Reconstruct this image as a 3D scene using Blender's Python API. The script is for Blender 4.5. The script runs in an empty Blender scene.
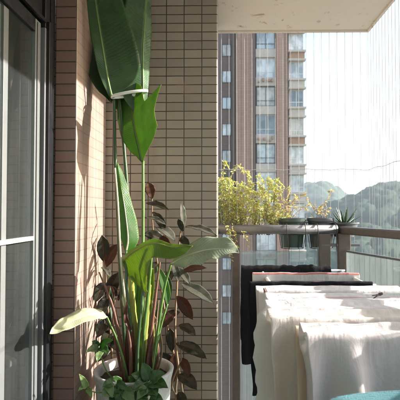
import bpy, bmesh, math, random
import numpy as np
from mathutils import Vector, Matrix, noise

random.seed(7)
R = math.radians
SC = bpy.context.scene
COL = SC.collection

# ------------------------------------------------------------------ camera
EYE = Vector((0.0, 0.0, 1.40))
FPX = 430.0                       # focal length in photo pixels (photo is 400 px wide)
PITCH, YAW = R(1.47), R(0.9)
AX = 213.0                        # photo column of the optical axis
cam_d = bpy.data.cameras.new('camera')
cam = bpy.data.objects.new('camera', cam_d)
COL.objects.link(cam)
cam.location = EYE
cam.rotation_euler = (math.pi / 2 + PITCH, 0, YAW)
cam_d.sensor_width = 36
cam_d.lens = 36 * FPX / 400
cam_d.shift_x = -(AX - 200) / 400
cam_d.clip_start = 0.05
cam_d.clip_end = 20000
cam_d.dof.use_dof = True
cam_d.dof.focus_distance = 2.15
cam_d.dof.aperture_fstop = 6.3
SC.camera = cam
CM = cam.rotation_euler.to_matrix()


def P(x, y, Y):
    """point of the place seen at photo pixel (x, y), at Y metres in front of the camera"""
    d = CM @ Vector(((x - AX) / FPX, -(y - 200) / FPX, -1))
    return EYE + d * (Y / d.y)


# ------------------------------------------------------------------ mesh helpers
class MB:
    def __init__(self):
        self.v, self.f, self.uv, self.mi, self.m = [], [], [], [], 0

    def add(self, verts, faces, uvs=None):
        o = len(self.v)
        self.v += [Vector(p) for p in verts]
        for k, f in enumerate(faces):
            self.f.append([o + i for i in f])
            self.mi.append(self.m)
            self.uv.append([uvs[i] for i in f] if uvs else [(0, 0)] * len(f))
        return self

    def box(self, a, b):
        x0, y0, z0 = a; x1, y1, z1 = b
        v = [(x0, y0, z0), (x1, y0, z0), (x1, y1, z0), (x0, y1, z0), (x0, y0, z1), (x1, y0, z1), (x1, y1, z1), (x0, y1, z1)]
        return self.add(v, [(0, 3, 2, 1), (4, 5, 6, 7), (0, 1, 5, 4), (1, 2, 6, 5), (2, 3, 7, 6), (3, 0, 4, 7)])

    def tube(self, pts, rad, n=8, flat=1.0, up=None, caps=True, closed=False):
        pts = [Vector(p) for p in pts]
        N = len(pts)
        if not hasattr(rad, '__len__'):
            rad = [rad] * N
        rings = []
        ref = Vector(up) if up else None
        prev = None
        for i, p in enumerate(pts):
            if closed:
                t = pts[(i + 1) % N] - pts[i - 1]
            else:
                t = pts[min(i + 1, N - 1)] - pts[max(i - 1, 0)]
            if t.length < 1e-9: t = Vector((0, 0, 1))
            t.normalize()
            if ref is not None:
                a = ref - t * ref.dot(t)
            elif prev is None:
                a = Vector((0, 0, 1)) if abs(t.z) < .9 else Vector((1, 0, 0))
                a = a - t * a.dot(t)
            else:
                a = prev - t * prev.dot(t)
            if a.length < 1e-6:
                a = Vector((1, 0, 0)) - t * t.x
            a.normalize(); prev = a
            b = t.cross(a)
            rings.append([p + (a * math.cos(q) + b * math.sin(q) * flat) * rad[i]
                          for q in [2 * math.pi * k / n for k in range(n)]])
        v = [q for r in rings for q in r]
        f = []
        M = N if closed else N - 1
        for i in range(M):
            for k in range(n):
                i2 = (i + 1) % N
                f.append((i * n + k, i * n + (k + 1) % n, i2 * n + (k + 1) % n, i2 * n + k))
        if caps and not closed:
            f.append(tuple(reversed(range(n))))
            f.append(tuple(range((N - 1) * n, N * n)))
        uv = [(k / n, i / max(1, N - 1)) for i in range(N) for k in range(n)]
        return self.add(v, f, uv)

    def beam(self, p, q, w, z0, z1):
        p, q = Vector((p[0], p[1], 0)), Vector((q[0], q[1], 0))
        d = (q - p).normalized(); s = Vector((-d.y, d.x, 0)) * w / 2
        a = [p - s, q - s, q + s, p + s]
        v = [(c.x, c.y, z) for z in (z0, z1) for c in a]
        return self.add(v, [(0, 3, 2, 1), (4, 5, 6, 7), (0, 1, 5, 4), (1, 2, 6, 5), (2, 3, 7, 6), (3, 0, 4, 7)])

    def lathe(self, prof, c=(0, 0, 0), n=48, wob=0):
        c = Vector(c); v = []
        for r, z in prof:
            for k in range(n):
                q = 2 * math.pi * k / n
                v.append(c + Vector((r * math.cos(q), r * math.sin(q), z)))
        f = []
        for i in range(len(prof) - 1):
            for k in range(n):
                f.append((i * n + k, i * n + (k + 1) % n, (i + 1) * n + (k + 1) % n, (i + 1) * n + k))
        return self.add(v, f)

    def build(self, name, mat, parent=None, smooth=False, bevel=0, seg=2, origin=None, angle=None):
        me = bpy.data.meshes.new(name)
        off = Vector(origin) if origin is not None else (parent['_w'] if False else wloc(parent))
        me.from_pydata([p - off for p in self.v], [], self.f)
        ul = me.uv_layers.new(name='UVMap')
        flat = [c for f in self.uv for u in f for c in u]
        ul.data.foreach_set('uv', flat)
        mats = mat if isinstance(mat, (list, tuple)) else [mat]
        for m in mats: me.materials.append(m)
        me.polygons.foreach_set('material_index', self.mi)
        if smooth: me.polygons.foreach_set('use_smooth', [True] * len(self.f))
        me.update()
        o = bpy.data.objects.new(name, me)
        COL.objects.link(o)
        if parent is not None:
            o.parent = parent
            if origin is not None: o.location = off - wloc(parent)
        else:
            o.location = off
        if bevel:
            b = o.modifiers.new('bevel', 'BEVEL'); b.width = bevel; b.segments = seg; b.limit_method = 'ANGLE'; b.angle_limit = R(40)
        if angle:
            me.polygons.foreach_set('use_smooth', [True] * len(self.f))
            try:
                me.set_sharp_from_angle(angle=R(angle))
            except Exception:
                pass
        return o


def wloc(o):
    v = Vector((0, 0, 0))
    while o is not None:
        v += o.location; o = o.parent
    return v


def tag(o, label=None, cat=None, group=None, kind=None):
    if label: o['label'] = label
    if cat: o['category'] = cat
    if group: o['group'] = group
    if kind: o['kind'] = kind
    return o


def thing(name, label, cat, loc=(0, 0, 0), group=None):
    o = bpy.data.objects.new(name, None)
    COL.objects.link(o)
    o.location = loc
    o.empty_display_size = .05
    return tag(o, label, cat, group)


def catmull(pts, n):
    pts = [Vector(p) for p in pts]
    if len(pts) == 2:
        return [pts[0].lerp(pts[1], i / (n - 1)) for i in range(n)]
    e = [pts[0] * 2 - pts[1]] + pts + [pts[-1] * 2 - pts[-2]]
    out = []
    for i in range(n):
        t = i / (n - 1) * (len(pts) - 1)
        k = min(int(t), len(pts) - 2); u = t - k
        a, b, c, d = e[k], e[k + 1], e[k + 2], e[k + 3]
        out.append(.5 * ((2 * b) + (c - a) * u + (2 * a - 5 * b + 4 * c - d) * u * u + (3 * b - a - 3 * c + d) * u ** 3))
    return out


def interp(tab, t, k):
    for a, b in zip(tab, tab[1:]):
        if t <= b[0]:
            u = (t - a[0]) / max(1e-9, b[0] - a[0])
            return a[k] + (b[k] - a[k]) * u
    return tab[-1][k]


# ------------------------------------------------------------------ materials
def nodes(name):
    m = bpy.data.materials.new(name); m.use_nodes = True
    nt = m.node_tree; nt.nodes.clear()
    return m, nt


def nd(nt, typ, **kw):
    n = nt.nodes.new(typ)
    for k, v in kw.items():
        if k in n.inputs: n.inputs[k].default_value = v
        else: setattr(n, k, v)
    return n


def mixc(nt, a, b, fac):
    n = nt.nodes.new('ShaderNodeMix'); n.data_type = 'RGBA'
    for i, s in ((6, a), (7, b)):
        if isinstance(s, tuple): n.inputs[i].default_value = (*s, 1) if len(s) == 3 else s
        else: nt.links.new(s, n.inputs[i])
    if isinstance(fac, (int, float)): n.inputs[0].default_value = fac
    else: nt.links.new(fac, n.inputs[0])
    return n.outputs[2]


def math_n(nt, op, a, b=None):
    n = nt.nodes.new('ShaderNodeMath'); n.operation = op
    for i, s in enumerate((a, b)):
        if s is None: continue
        if isinstance(s, (int, float)): n.inputs[i].default_value = s
        else: nt.links.new(s, n.inputs[i])
    return n.outputs[0]


def ramp(nt, src, lo, hi, a=0.0, b=1.0):
    n = nt.nodes.new('ShaderNodeMapRange')
    nt.links.new(src, n.inputs[0])
    n.inputs[1].default_value = lo; n.inputs[2].default_value = hi
    n.inputs[3].default_value = a; n.inputs[4].default_value = b
    return n.outputs[0]


def noise_n(nt, scale, detail=4, rough=.55, vec=None, coord='Object', dist=0):
    n = nd(nt, 'ShaderNodeTexNoise'); n.inputs['Scale'].default_value = scale
    n.inputs['Detail'].default_value = detail; n.inputs['Roughness'].default_value = rough
    n.inputs['Distortion'].default_value = dist
    if vec is None:
        tc = nd(nt, 'ShaderNodeTexCoord'); vec = tc.outputs[coord]
    nt.links.new(vec, n.inputs['Vector'])
    return n.outputs['Fac']


def stretch(nt, s, coord='Object'):
    tc = nd(nt, 'ShaderNodeTexCoord')
    mp = nd(nt, 'ShaderNodeMapping'); mp.inputs['Scale'].default_value = s
    nt.links.new(tc.outputs[coord], mp.inputs['Vector'])
    return mp.outputs['Vector']


def bump(nt, h, strength, dist=.01):
    b = nd(nt, 'ShaderNodeBump'); b.inputs['Strength'].default_value = strength; b.inputs['Distance'].default_value = dist
    nt.links.new(h, b.inputs['Height'])
    return b.outputs['Normal']


def finish(nt, sh):
    o = nd(nt, 'ShaderNodeOutputMaterial'); nt.links.new(sh, o.inputs['Surface'])


def principled(nt, col, rough=.6, metal=0, spec=.5, normal=None):
    p = nd(nt, 'ShaderNodeBsdfPrincipled')
    if isinstance(col, tuple): p.inputs['Base Color'].default_value = (*col, 1)
    else: nt.links.new(col, p.inputs['Base Color'])
    if isinstance(rough, (int, float)): p.inputs['Roughness'].default_value = rough
    else: nt.links.new(rough, p.inputs['Roughness'])
    p.inputs['Metallic'].default_value = metal
    p.inputs['Specular IOR Level'].default_value = spec
    if normal is not None: nt.links.new(normal, p.inputs['Normal'])
    return p


def simple(name, col, rough=.6, metal=0, var=.12, scale=6, bmp=.0, bscale=60, spec=.5, st=None):
    """painted / metal / plain surface with uneven colour and gloss"""
    m, nt = nodes(name)
    v = stretch(nt, st) if st else None
    f = noise_n(nt, scale, 5, vec=v)
    c = mixc(nt, tuple(x * (1 - var) for x in col), tuple(min(1, x * (1 + var)) for x in col), f)
    r = ramp(nt, noise_n(nt, scale * 3), .3, .7, max(.02, rough - .08), min(1, rough + .08))
    nrm = bump(nt, noise_n(nt, bscale, 3), bmp, .004) if bmp else None
    finish(nt, principled(nt, c, r, metal, spec, nrm).outputs[0])
    return m


def tile_mat(name, axis, c1, c2, mortar, w=.1, h=.05, dirt=.35, bs=.55):
    """stacked glazed wall tiles with dark joints; axis = the wall's horizontal direction"""
    m, nt = nodes(name)
    tc = nd(nt, 'ShaderNodeTexCoord')
    sp = nd(nt, 'ShaderNodeSeparateXYZ'); nt.links.new(tc.outputs['Object'], sp.inputs[0])
    cb = nd(nt, 'ShaderNodeCombineXYZ')
    nt.links.new(sp.outputs[axis], cb.inputs[0]); nt.links.new(sp.outputs[2], cb.inputs[1])
    wob = noise_n(nt, 9, 2)
    va = nd(nt, 'ShaderNodeVectorMath'); va.operation = 'ADD'
    wv = nd(nt, 'ShaderNodeCombineXYZ'); nt.links.new(math_n(nt, 'MULTIPLY', wob, .003), wv.inputs[1]); nt.links.new(math_n(nt, 'MULTIPLY', wob, .002), wv.inputs[0])
    nt.links.new(cb.outputs[0], va.inputs[0]); nt.links.new(wv.outputs[0], va.inputs[1])
    b = nd(nt, 'ShaderNodeTexBrick'); b.offset = 0; b.squash = 1
    nt.links.new(va.outputs[0], b.inputs['Vector'])
    b.inputs['Scale'].default_value = 1
    b.inputs['Brick Width'].default_value = w; b.inputs['Row Height'].default_value = h
    b.inputs['Mortar Size'].default_value = .0029; b.inputs['Mortar Smooth'].default_value = .25
    b.inputs['Color1'].default_value = (*c1, 1); b.inputs['Color2'].default_value = (*c2, 1); b.inputs['Mortar'].default_value = (*mortar, 1)
    d = ramp(nt, noise_n(nt, 3.2, 6, .65), .35, .75, 0, dirt)
    col = mixc(nt, b.outputs['Color'], tuple(x * .45 for x in c1), d)
    col = mixc(nt, col, (c1[0] * 1.0, c1[1] * .72, c1[2] * .66), ramp(nt, noise_n(nt, 5.5, 2, .4), .60, .68, 0, .45))
    run = ramp(nt, noise_n(nt, 7, 5, .6, stretch(nt, (1, 1, .07))), .56, .72, 0, .32)
    col = mixc(nt, col, tuple(x * .4 for x in c2), run)
    fine = ramp(nt, noise_n(nt, 160, 2), .3, .7, 0, .14)
    col = mixc(nt, col, tuple(x * .6 for x in c2), fine)
    hgt = math_n(nt, 'SUBTRACT', 1.0, b.outputs['Fac'])
    hgt = math_n(nt, 'ADD', hgt, math_n(nt, 'MULTIPLY', noise_n(nt, 26, 3), .35))
    r = ramp(nt, noise_n(nt, 8), .3, .7, .34, .55)
    finish(nt, principled(nt, col, r, 0, .45, bump(nt, hgt, bs, .004)).outputs[0])
    return m


def leaf_mat(name, top, under, trans, tfac=.35, rough=.38, rib=(.35, .4, .2), nv=46, slant=4, vein=.25, edge=None):
    m, nt = nodes(name)
    uv = nd(nt, 'ShaderNodeUVMap')
    sp = nd(nt, 'ShaderNodeSeparateXYZ'); nt.links.new(uv.outputs[0], sp.inputs[0])
    au = math_n(nt, 'ABSOLUTE', math_n(nt, 'SUBTRACT', math_n(nt, 'MULTIPLY', sp.outputs[0], 2), 1))
    ph = math_n(nt, 'SUBTRACT', math_n(nt, 'MULTIPLY', sp.outputs[1], nv), math_n(nt, 'MULTIPLY', au, slant))
    ph = math_n(nt, 'ADD', ph, math_n(nt, 'MULTIPLY', noise_n(nt, 20, 2), 1.2))
    st = math_n(nt, 'SINE', math_n(nt, 'MULTIPLY', ph, 6.283))
    v01 = ramp(nt, st, -1, 1)
    big = noise_n(nt, 7, 4)
    geo = nd(nt, 'ShaderNodeNewGeometry')
    a = mixc(nt, top, tuple(x * .55 for x in top), ramp(nt, big, .35, .7))
    bk = mixc(nt, under, tuple(x * .7 for x in under), ramp(nt, big, .35, .7))
    c = mixc(nt, a, bk, geo.outputs['Backfacing'])
    c = mixc(nt, c, tuple(min(1, x * 1.6) for x in top), math_n(nt, 'MULTIPLY', math_n(nt, 'MULTIPLY', math_n(nt, 'POWER', v01, 2), ramp(nt, noise_n(nt, 11, 3), .35, .65)), vein))
    ribf = ramp(nt, au, .02, .07, .8, 0)
    c = mixc(nt, c, rib, ribf)
    if edge:
        c = mixc(nt, c, edge, ramp(nt, au, .93, 1.0, 0, .8))
    spots = ramp(nt, noise_n(nt, 38, 4, .7), .68, .78, 0, .5)
    c = mixc(nt, c, (.16, .10, .04), spots)
    nrm = bump(nt, math_n(nt, 'ADD', math_n(nt, 'MULTIPLY', v01, .35), math_n(nt, 'MULTIPLY', noise_n(nt, 40, 3), .9)), .28, .003)
    r = ramp(nt, noise_n(nt, 22, 3), .3, .7, rough - .08, rough + .12)
    p = principled(nt, c, r, 0, .42, nrm)
    t = nd(nt, 'ShaderNodeBsdfTranslucent')
    tcol = mixc(nt, trans, tuple(x * .6 for x in trans), math_n(nt, 'MULTIPLY', math_n(nt, 'ADD', math_n(nt, 'MULTIPLY', v01, .5), ramp(nt, noise_n(nt, 16, 4, .6), .4, .7, 0, .6)), .8))
    tcol = mixc(nt, tcol, tuple(x * .35 for x in trans), ramp(nt, au, .02, .07, .8, 0))
    nt.links.new(tcol, t.inputs[0]); nt.links.new(nrm, t.inputs['Normal'])
    mx = nd(nt, 'ShaderNodeMixShader'); mx.inputs[0].default_value = tfac
    nt.links.new(p.outputs[0], mx.inputs[1]); nt.links.new(t.outputs[0], mx.inputs[2])
    finish(nt, mx.outputs[0])
    return m


def cloth_mat(name, col, tfac=.2, weave=420, bstr=.35, stripe=None, var=.06):
    m, nt = nodes(name)
    uv = nd(nt, 'ShaderNodeUVMap')
    w = nd(nt, 'ShaderNodeTexWave'); w.inputs['Scale'].default_value = weave * 1.5; w.bands_direction = 'X'
    w2 = nd(nt, 'ShaderNodeTexWave'); w2.inputs['Scale'].default_value = weave * 1.5; w2.bands_direction = 'Y'
    nt.links.new(uv.outputs[0], w.inputs[0]); nt.links.new(uv.outputs[0], w2.inputs[0])
    hgt = math_n(nt, 'ADD', math_n(nt, 'ADD', w.outputs['Fac'], w2.outputs['Fac']), math_n(nt, 'MULTIPLY', noise_n(nt, 35, 5, .6), 6))
    c = mixc(nt, tuple(x * (1 - var) for x in col), tuple(min(.9, x * (1 + var)) for x in col), noise_n(nt, 9, 5))
    if stripe:
        sp = nd(nt, 'ShaderNodeSeparateXYZ'); nt.links.new(uv.outputs[0], sp.inputs[0])
        for lo, hi, sc in stripe:
            g = nd(nt, 'ShaderNodeMath'); g.operation = 'COMPARE'
            nt.links.new(sp.outputs[1], g.inputs[0]); g.inputs[1].default_value = (lo + hi) / 2; g.inputs[2].default_value = (hi - lo) / 2
            c = mixc(nt, c, sc, g.outputs[0])
    b0 = nd(nt, 'ShaderNodeBump'); b0.inputs['Strength'].default_value = .38; b0.inputs['Distance'].default_value = .026
    cre = math_n(nt, 'ADD', noise_n(nt, 7, 5, .5, stretch(nt, (1.6, 1, .55)), dist=1.5), math_n(nt, 'MULTIPLY', noise_n(nt, 24, 4, .55, dist=.8), .22))
    nt.links.new(cre, b0.inputs['Height'])
    b1 = nd(nt, 'ShaderNodeBump'); b1.inputs['Strength'].default_value = bstr * .5; b1.inputs['Distance'].default_value = .0012
    nt.links.new(hgt, b1.inputs['Height']); nt.links.new(b0.outputs[0], b1.inputs['Normal'])
    nrm = b1.outputs[0]
    p = principled(nt, c, .9, 0, .2, nrm)
    p.inputs['Sheen Weight'].default_value = .12 if max(col) > .1 else .0
    t = nd(nt, 'ShaderNodeBsdfTranslucent'); nt.links.new(c, t.inputs[0])
    mx = nd(nt, 'ShaderNodeMixShader'); mx.inputs[0].default_value = tfac
    nt.links.new(p.outputs[0], mx.inputs[1]); nt.links.new(t.outputs[0], mx.inputs[2])
    finish(nt, mx.outputs[0])
    return m


def glass_mat(name, tint, haze, gloss=1.45, dust=(.7, .74, .74)):
    """thin pane: see-through, mirror-like by angle, with a film of dust"""
    m, nt = nodes(name)
    tr = nd(nt, 'ShaderNodeBsdfTransparent'); tr.inputs[0].default_value = (*tint, 1)
    gl = nd(nt, 'ShaderNodeBsdfGlossy'); gl.inputs['Roughness'].default_value = .02
    fr = nd(nt, 'ShaderNodeFresnel'); fr.inputs[0].default_value = gloss
    df = nd(nt, 'ShaderNodeBsdfDiffuse'); df.inputs[0].default_value = (*dust, 1)
    tl = nd(nt, 'ShaderNodeBsdfTranslucent'); tl.inputs[0].default_value = (*dust, 1)
    d2 = nd(nt, 'ShaderNodeMixShader'); d2.inputs[0].default_value = .5
    nt.links.new(df.outputs[0], d2.inputs[1]); nt.links.new(tl.outputs[0], d2.inputs[2])
    a = nd(nt, 'ShaderNodeMixShader')
    nt.links.new(ramp(nt, noise_n(nt, 5, 5, .65, stretch(nt, (1, 1, .35))), .3, .7, haze * .7, min(1, haze * 1.3)), a.inputs[0])
    nt.links.new(tr.outputs[0], a.inputs[1]); nt.links.new(d2.outputs[0], a.inputs[2])
    b = nd(nt, 'ShaderNodeMixShader'); nt.links.new(fr.outputs[0], b.inputs[0])
    nt.links.new(a.outputs[0], b.inputs[1]); nt.links.new(gl.outputs[0], b.inputs[2])
    finish(nt, b.outputs[0])
    return m


M = {}
M['tile_x'] = tile_mat('beige_tile', 0, (.37, .318, .255), (.295, .252, .202), (.030, .025, .021))
M['tile_y'] = tile_mat('beige_tile_return', 1, (.37, .318, .255), (.295, .252, .202), (.030, .025, .021))
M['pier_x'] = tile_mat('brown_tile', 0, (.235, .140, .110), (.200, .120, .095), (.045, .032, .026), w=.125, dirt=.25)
M['pier_y'] = tile_mat('sunlit_tile_return', 1, (.315, .235, .195), (.29, .215, .18), (.215, .155, .127), w=.1, dirt=.16, bs=.25)  # lit copy of the pier tile: paler, joints faded for sun glare
M['alu'] = simple('grey_aluminium', (.125, .13, .13), .5, 0, .08, 14, .12, 120)
M['alu_shade'] = simple('shade_dark_aluminium', (.012, .012, .014), .4, .3, .1, 10)  # near-black colour that paints in the shade around the door top and gap
M['white_paint'] = simple('white_paint', (.78, .78, .75), .45, 0, .05, 12, .1, 90)
M['rail_grey'] = simple('grey_rail_paint', (.155, .152, .15), .45, .3, .32, 10, .2, 80)
M['rail_brown'] = simple('bronze_rail_paint', (.105, .082, .070), .45, .2, .38, 16, .3, 90)
M['wire'] = simple('grey_coated_wire', (.38, .38, .37), .5, 0, .05, 20)
M['black_wire'] = simple('black_wire', (.02, .02, .02), .45, .2, .2, 20)
M['pot_white'] = None
def pot_mat():
    m, nt = nodes('mottled_white_pot')
    c = mixc(nt, (.70, .69, .66), (.50, .49, .46), ramp(nt, noise_n(nt, 14, 7, .7, dist=.8), .42, .62))
    c = mixc(nt, c, (.30, .28, .25), ramp(nt, noise_n(nt, 60, 4, .7), .62, .72, 0, .55))
    c = mixc(nt, c, (.34, .30, .22), ramp(nt, noise_n(nt, 5, 5, .6, stretch(nt, (3, 3, .5))), .58, .75, 0, .5))
    finish(nt, principled(nt, c, .6, 0, .35, bump(nt, noise_n(nt, 40, 5, .6), .4, .004)).outputs[0])
    return m


M['pot_white'] = pot_mat()
M['pot_green'] = simple('dull_green_pot', (.055, .085, .065), .5, 0, .25, 12, .2, 50)
M['pot_grey'] = simple('dark_grey_pot', (.085, .095, .10), .55, 0, .2, 12, .2, 50)
M['pot_clay'] = simple('clay_pot', (.28, .17, .11), .75, 0, .2, 14, .3, 50)
M['soil'] = simple('soil', (.045, .03, .02), .95, 0, .5, 30, .9, 60)
M['floor'] = simple('grey_floor_tile', (.42, .41, .39), .5, 0, .12, 5, .1, 40)
M['room_wall'] = simple('room_plaster', (.34, .34, .32), .9, 0, .04, 4)
M['room_floor'] = simple('room_floorboards', (.16, .11, .07), .45, 0, .2, 6)
M['tie'] = simple('white_plastic_tie', (.78, .80, .74), .5, 0, .05, 30)
M['peg_pink'] = simple('pale_pink_plastic', (.72, .50, .42), .4, 0, .06, 30)
M['peg_red'] = simple('dark_red_plastic', (.17, .045, .04), .4, 0, .08, 30)
M['peg_brown'] = simple('dark_brown_plastic', (.07, .035, .025), .4, 0, .1, 30)
M['glass_door'] = glass_mat('door_glass', (.72, .82, .80), .06)
M['glass_rail'] = glass_mat('dusty_balustrade_glass', (.82, .90, .91), .24, 1.45, (.78, .86, .88))
M['curtain'] = cloth_mat('grey_curtain', (.50, .50, .47), .25, 200, .25)
M['bark'] = simple('brown_bark', (.22, .15, .09), .85, 0, .3, 30, .5, 80)
M['green_stem'] = simple('green_stem', (.10, .19, .04), .45, 0, .35, 14, .2, 60)
M['dark_stem'] = simple('dark_green_stem', (.035, .075, .025), .42, 0, .3, 14, .2, 60)
M['pale_stem'] = simple('pale_cream_stem', (.55, .52, .33), .45, 0, .15, 14, .2, 60)
M['yellow_stem'] = simple('yellow_green_stem', (.26, .27, .05), .5, 0, .35, 12, .2, 60)
M['red_stem'] = simple('red_brown_stem', (.15, .065, .04), .6, 0, .55, 12, .4, 50, st=(1, 1, .15))


# ceiling plaster with brown stains and flaking near the edge
def ceiling_mat():
    m, nt = nodes('stained_beige_plaster')
    f = noise_n(nt, 2.2, 6, .6)
    c = mixc(nt, (.74, .645, .565), (.82, .73, .655), f)
    s = ramp(nt, noise_n(nt, 9, 7, .72, dist=.6), .60, .67, 0, .75)
    c = mixc(nt, c, (.36, .22, .14), s)
    s2 = ramp(nt, noise_n(nt, 34, 5, .7), .66, .74, 0, .35)
    c = mixc(nt, c, (.40, .30, .23), s2)
    h = math_n(nt, 'ADD', noise_n(nt, 45, 6, .6), math_n(nt, 'MULTIPLY', s, -1.5))
    finish(nt, principled(nt, c, .92, 0, .2, bump(nt, h, .35, .006)).outputs[0])
    return m


M['ceiling'] = ceiling_mat()

# ------------------------------------------------------------------ the balcony shell
CEIL = 2.747
FARY, RX = 3.2, 1.116
fl = MB().box((-.95, -2.6, -.18), (RX, FARY, 0))
tag(fl.build('floor', M['floor'], bevel=.004), kind='structure')
ce = MB().box((-1.0, -2.6, CEIL), (RX, FARY, CEIL + .2))
tag(ce.build('ceiling', M['ceiling'], bevel=.006, origin=(0, 0, CEIL)), kind='structure')

# back wall (block of tiles whose right end faces the sun)
bw = MB()
WX = -.012
x0, x1, y0, y1, z0, z1 = -1.0, WX, 2.4, 3.12, 0, CEIL - .002
bw.box((x0, y0, z0), (x1, y1, z1))
bw.mi[-6:] = [0, 0, 0, 1, 0, 1]
o = bw.build('tiled_wall', [M['tile_x'], M['tile_y']], bevel=.007, seg=2, origin=(0, 2.4, 0.012))
tag(o, 'beige wall of small stacked tiles with dark joints behind the tall plant', 'wall')

# pier: brown tiles to the front, side coloured paler to carry the sunlight
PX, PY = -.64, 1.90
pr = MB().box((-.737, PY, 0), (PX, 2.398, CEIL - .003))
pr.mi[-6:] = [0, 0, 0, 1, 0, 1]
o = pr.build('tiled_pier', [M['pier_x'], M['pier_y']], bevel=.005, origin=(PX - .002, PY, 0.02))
tag(o, 'narrow tiled pier, brown front and side coloured pale pink for sunlight, beside the glass door', 'pier')

# side wall above the door, near-black colour holding the shade under the overhang
sw = MB()
DZ = 2.212
sw.box((-1.0, -2.4, DZ + .12), (-.74, 1.862, CEIL - .004))
o = sw.build('side_wall', M['alu_shade'], origin=(-.87, 0, DZ + .12))
tag(o, 'wall strip above the glass sliding door, coloured near-black for the shade under the ceiling', 'wall')
rw = MB().box((-.73, -2.6, 0), (RX - .1, -2.402, CEIL - .005))  # unseen wall behind the camera, added for its bounce and darkness
tag(rw.build('added_end_wall', M['tile_x'], origin=(0, -2.5, 0)), 'unseen beige tiled end wall added for bounce and darkness opposite the plant', 'wall')

# room behind the door
rm = MB()
rm.box((-3.6, -2.5, -.05), (-1.0, 2.5, -.002))
tag(rm.build('room_floor', M['room_floor'], origin=(-2.3, 0, 0)), kind='structure')
rm = MB()
rm.box((-3.7, -2.5, 0), (-3.6, 2.5, 2.55)); rm.box((-3.6, 2.4, 0), (-1.002, 2.5, 2.55)); rm.box((-3.6, -2.5, 0), (-1.002, -2.4, 2.55))
tag(rm.build('room_wall', M['room_wall'], origin=(-2.3, 0, 0)), kind='structure')
rm = MB().box((-3.7, -2.5, 2.552), (-1.002, 2.5, 2.6))
tag(rm.build('room_ceiling', M['room_wall'], origin=(-2.3, 0, 2.55)), kind='structure')

# sliding door
dr = thing('sliding_door', 'grey aluminium sliding glass door left of the brown tiled pier, curtain behind it', 'door', (-.78, .8, 0))
f = MB()
f.box((-.95, 1.80, .0), (-.742, 1.848, DZ - .03))
f.m = 1; f.box((-.742, 1.812, .0), (-.728, 1.846, DZ))            # raised lip of the jamb
f.build('jamb', [M['alu'], M['alu_shade']], dr, bevel=.002)
f = MB()
f.box((-.95, 1.852, .0), (-.739, 1.896, CEIL - .01))
f.build('gap_shade', M['alu_shade'], dr)  # dark strip standing in for the shaded gap beside the jamb
f = MB(); f.box((-.95, -2.3, DZ), (-.755, 1.80, DZ + .118)); f.box((-.95, 1.801, DZ - .029), (-.742, 1.85, DZ + .118))
f.build('head', M['alu_shade'], dr, bevel=.003)  # head coloured near-black in place of the overhang's shade
f = MB(); f.box((-.75, -2.3, DZ - .012), (-.738, 1.80, DZ + .004))
f.build('head_lip', M['alu_shade'], dr, bevel=.001)
f = MB(); f.box((-.95, -2.3, .0), (-.73, 1.80, .04))
f.build('threshold', M['alu'], dr, bevel=.003)


def leafpanel(y0, y1, xf, rail):
    p = MB()
    w = .05
    p.box((xf - .035, y1 - w, .045), (xf, y1, DZ - .02)); p.box((xf - .035, y0, .045), (xf, y0 + w, DZ - .02))
    p.box((xf - .035, y0 + w, .045), (xf, y1 - w, .12))
    p.m = 1; p.box((xf - .035, y0 + w, DZ - .075), (xf, y1 - w, DZ - .02)); p.m = 0  # top rail darker than the stiles to paint in its shade
    p.box((xf, y1 - w + .012, .05), (xf + .006, y1 - w + .02, DZ - .03)); p.box((xf, y0 + w - .02, .05), (xf + .006, y0 + w - .012, DZ - .03))
    pan = p.build('door_panel', [M['alu'], M['alu_shade']], dr, bevel=.002)
    MB().box((xf - .02, y0 + w + .001, .121), (xf - .014, y1 - w - .001, DZ - .076)).build('glass', M['glass_door'], pan)
    if rail:
        MB().box((xf - .012, y0 + w + .002, EYE.z - .118), (xf + .004, y1 - w - .002, EYE.z - .102)).build('crossbar', M['white_paint'], pan, bevel=.002)
    return pan


leafpanel(.45, 1.785, -.755, True)
leafpanel(-.95, .50, -.80, True)
p = MB()
for a, b, x in ((1.435, 1.455, -.80), (1.462, 1.492, -.772), (1.498, 1.532, -.765)):
    p.box((x - .02, a, .05), (x, b, DZ - .08))
p.build('screen_stile', M['alu'], dr, bevel=.002)

# curtain
cu = MB()
n, mz = 150, 12
vs, fs, us = [], [], []
for i in range(n):
    y = 1.97 - i / (n - 1) * 2.2
    for j in range(mz):
        z = .06 + j / (mz - 1) * 2.08
        a = .016 + .004 * math.sin(y * 9)
        x = -.865 + a * math.sin(y * 62 + .6 * math.sin(z * 1.3 + y * 5)) + .006 * noise.noise((y * 8, z * 2, 0))
        vs.append((x, y, z)); us.append((y, z))
for i in range(n - 1):
    for j in range(mz - 1):
        fs.append((i * mz + j, (i + 1) * mz + j, (i + 1) * mz + j + 1, i * mz + j + 1))
o = cu.add(vs, fs, us).build('curtain', M['curtain'], smooth=True, origin=(-.865, .7, .06))
tag(o, 'plain pale grey curtain hanging in folds behind the door glass', 'curtain')

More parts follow.
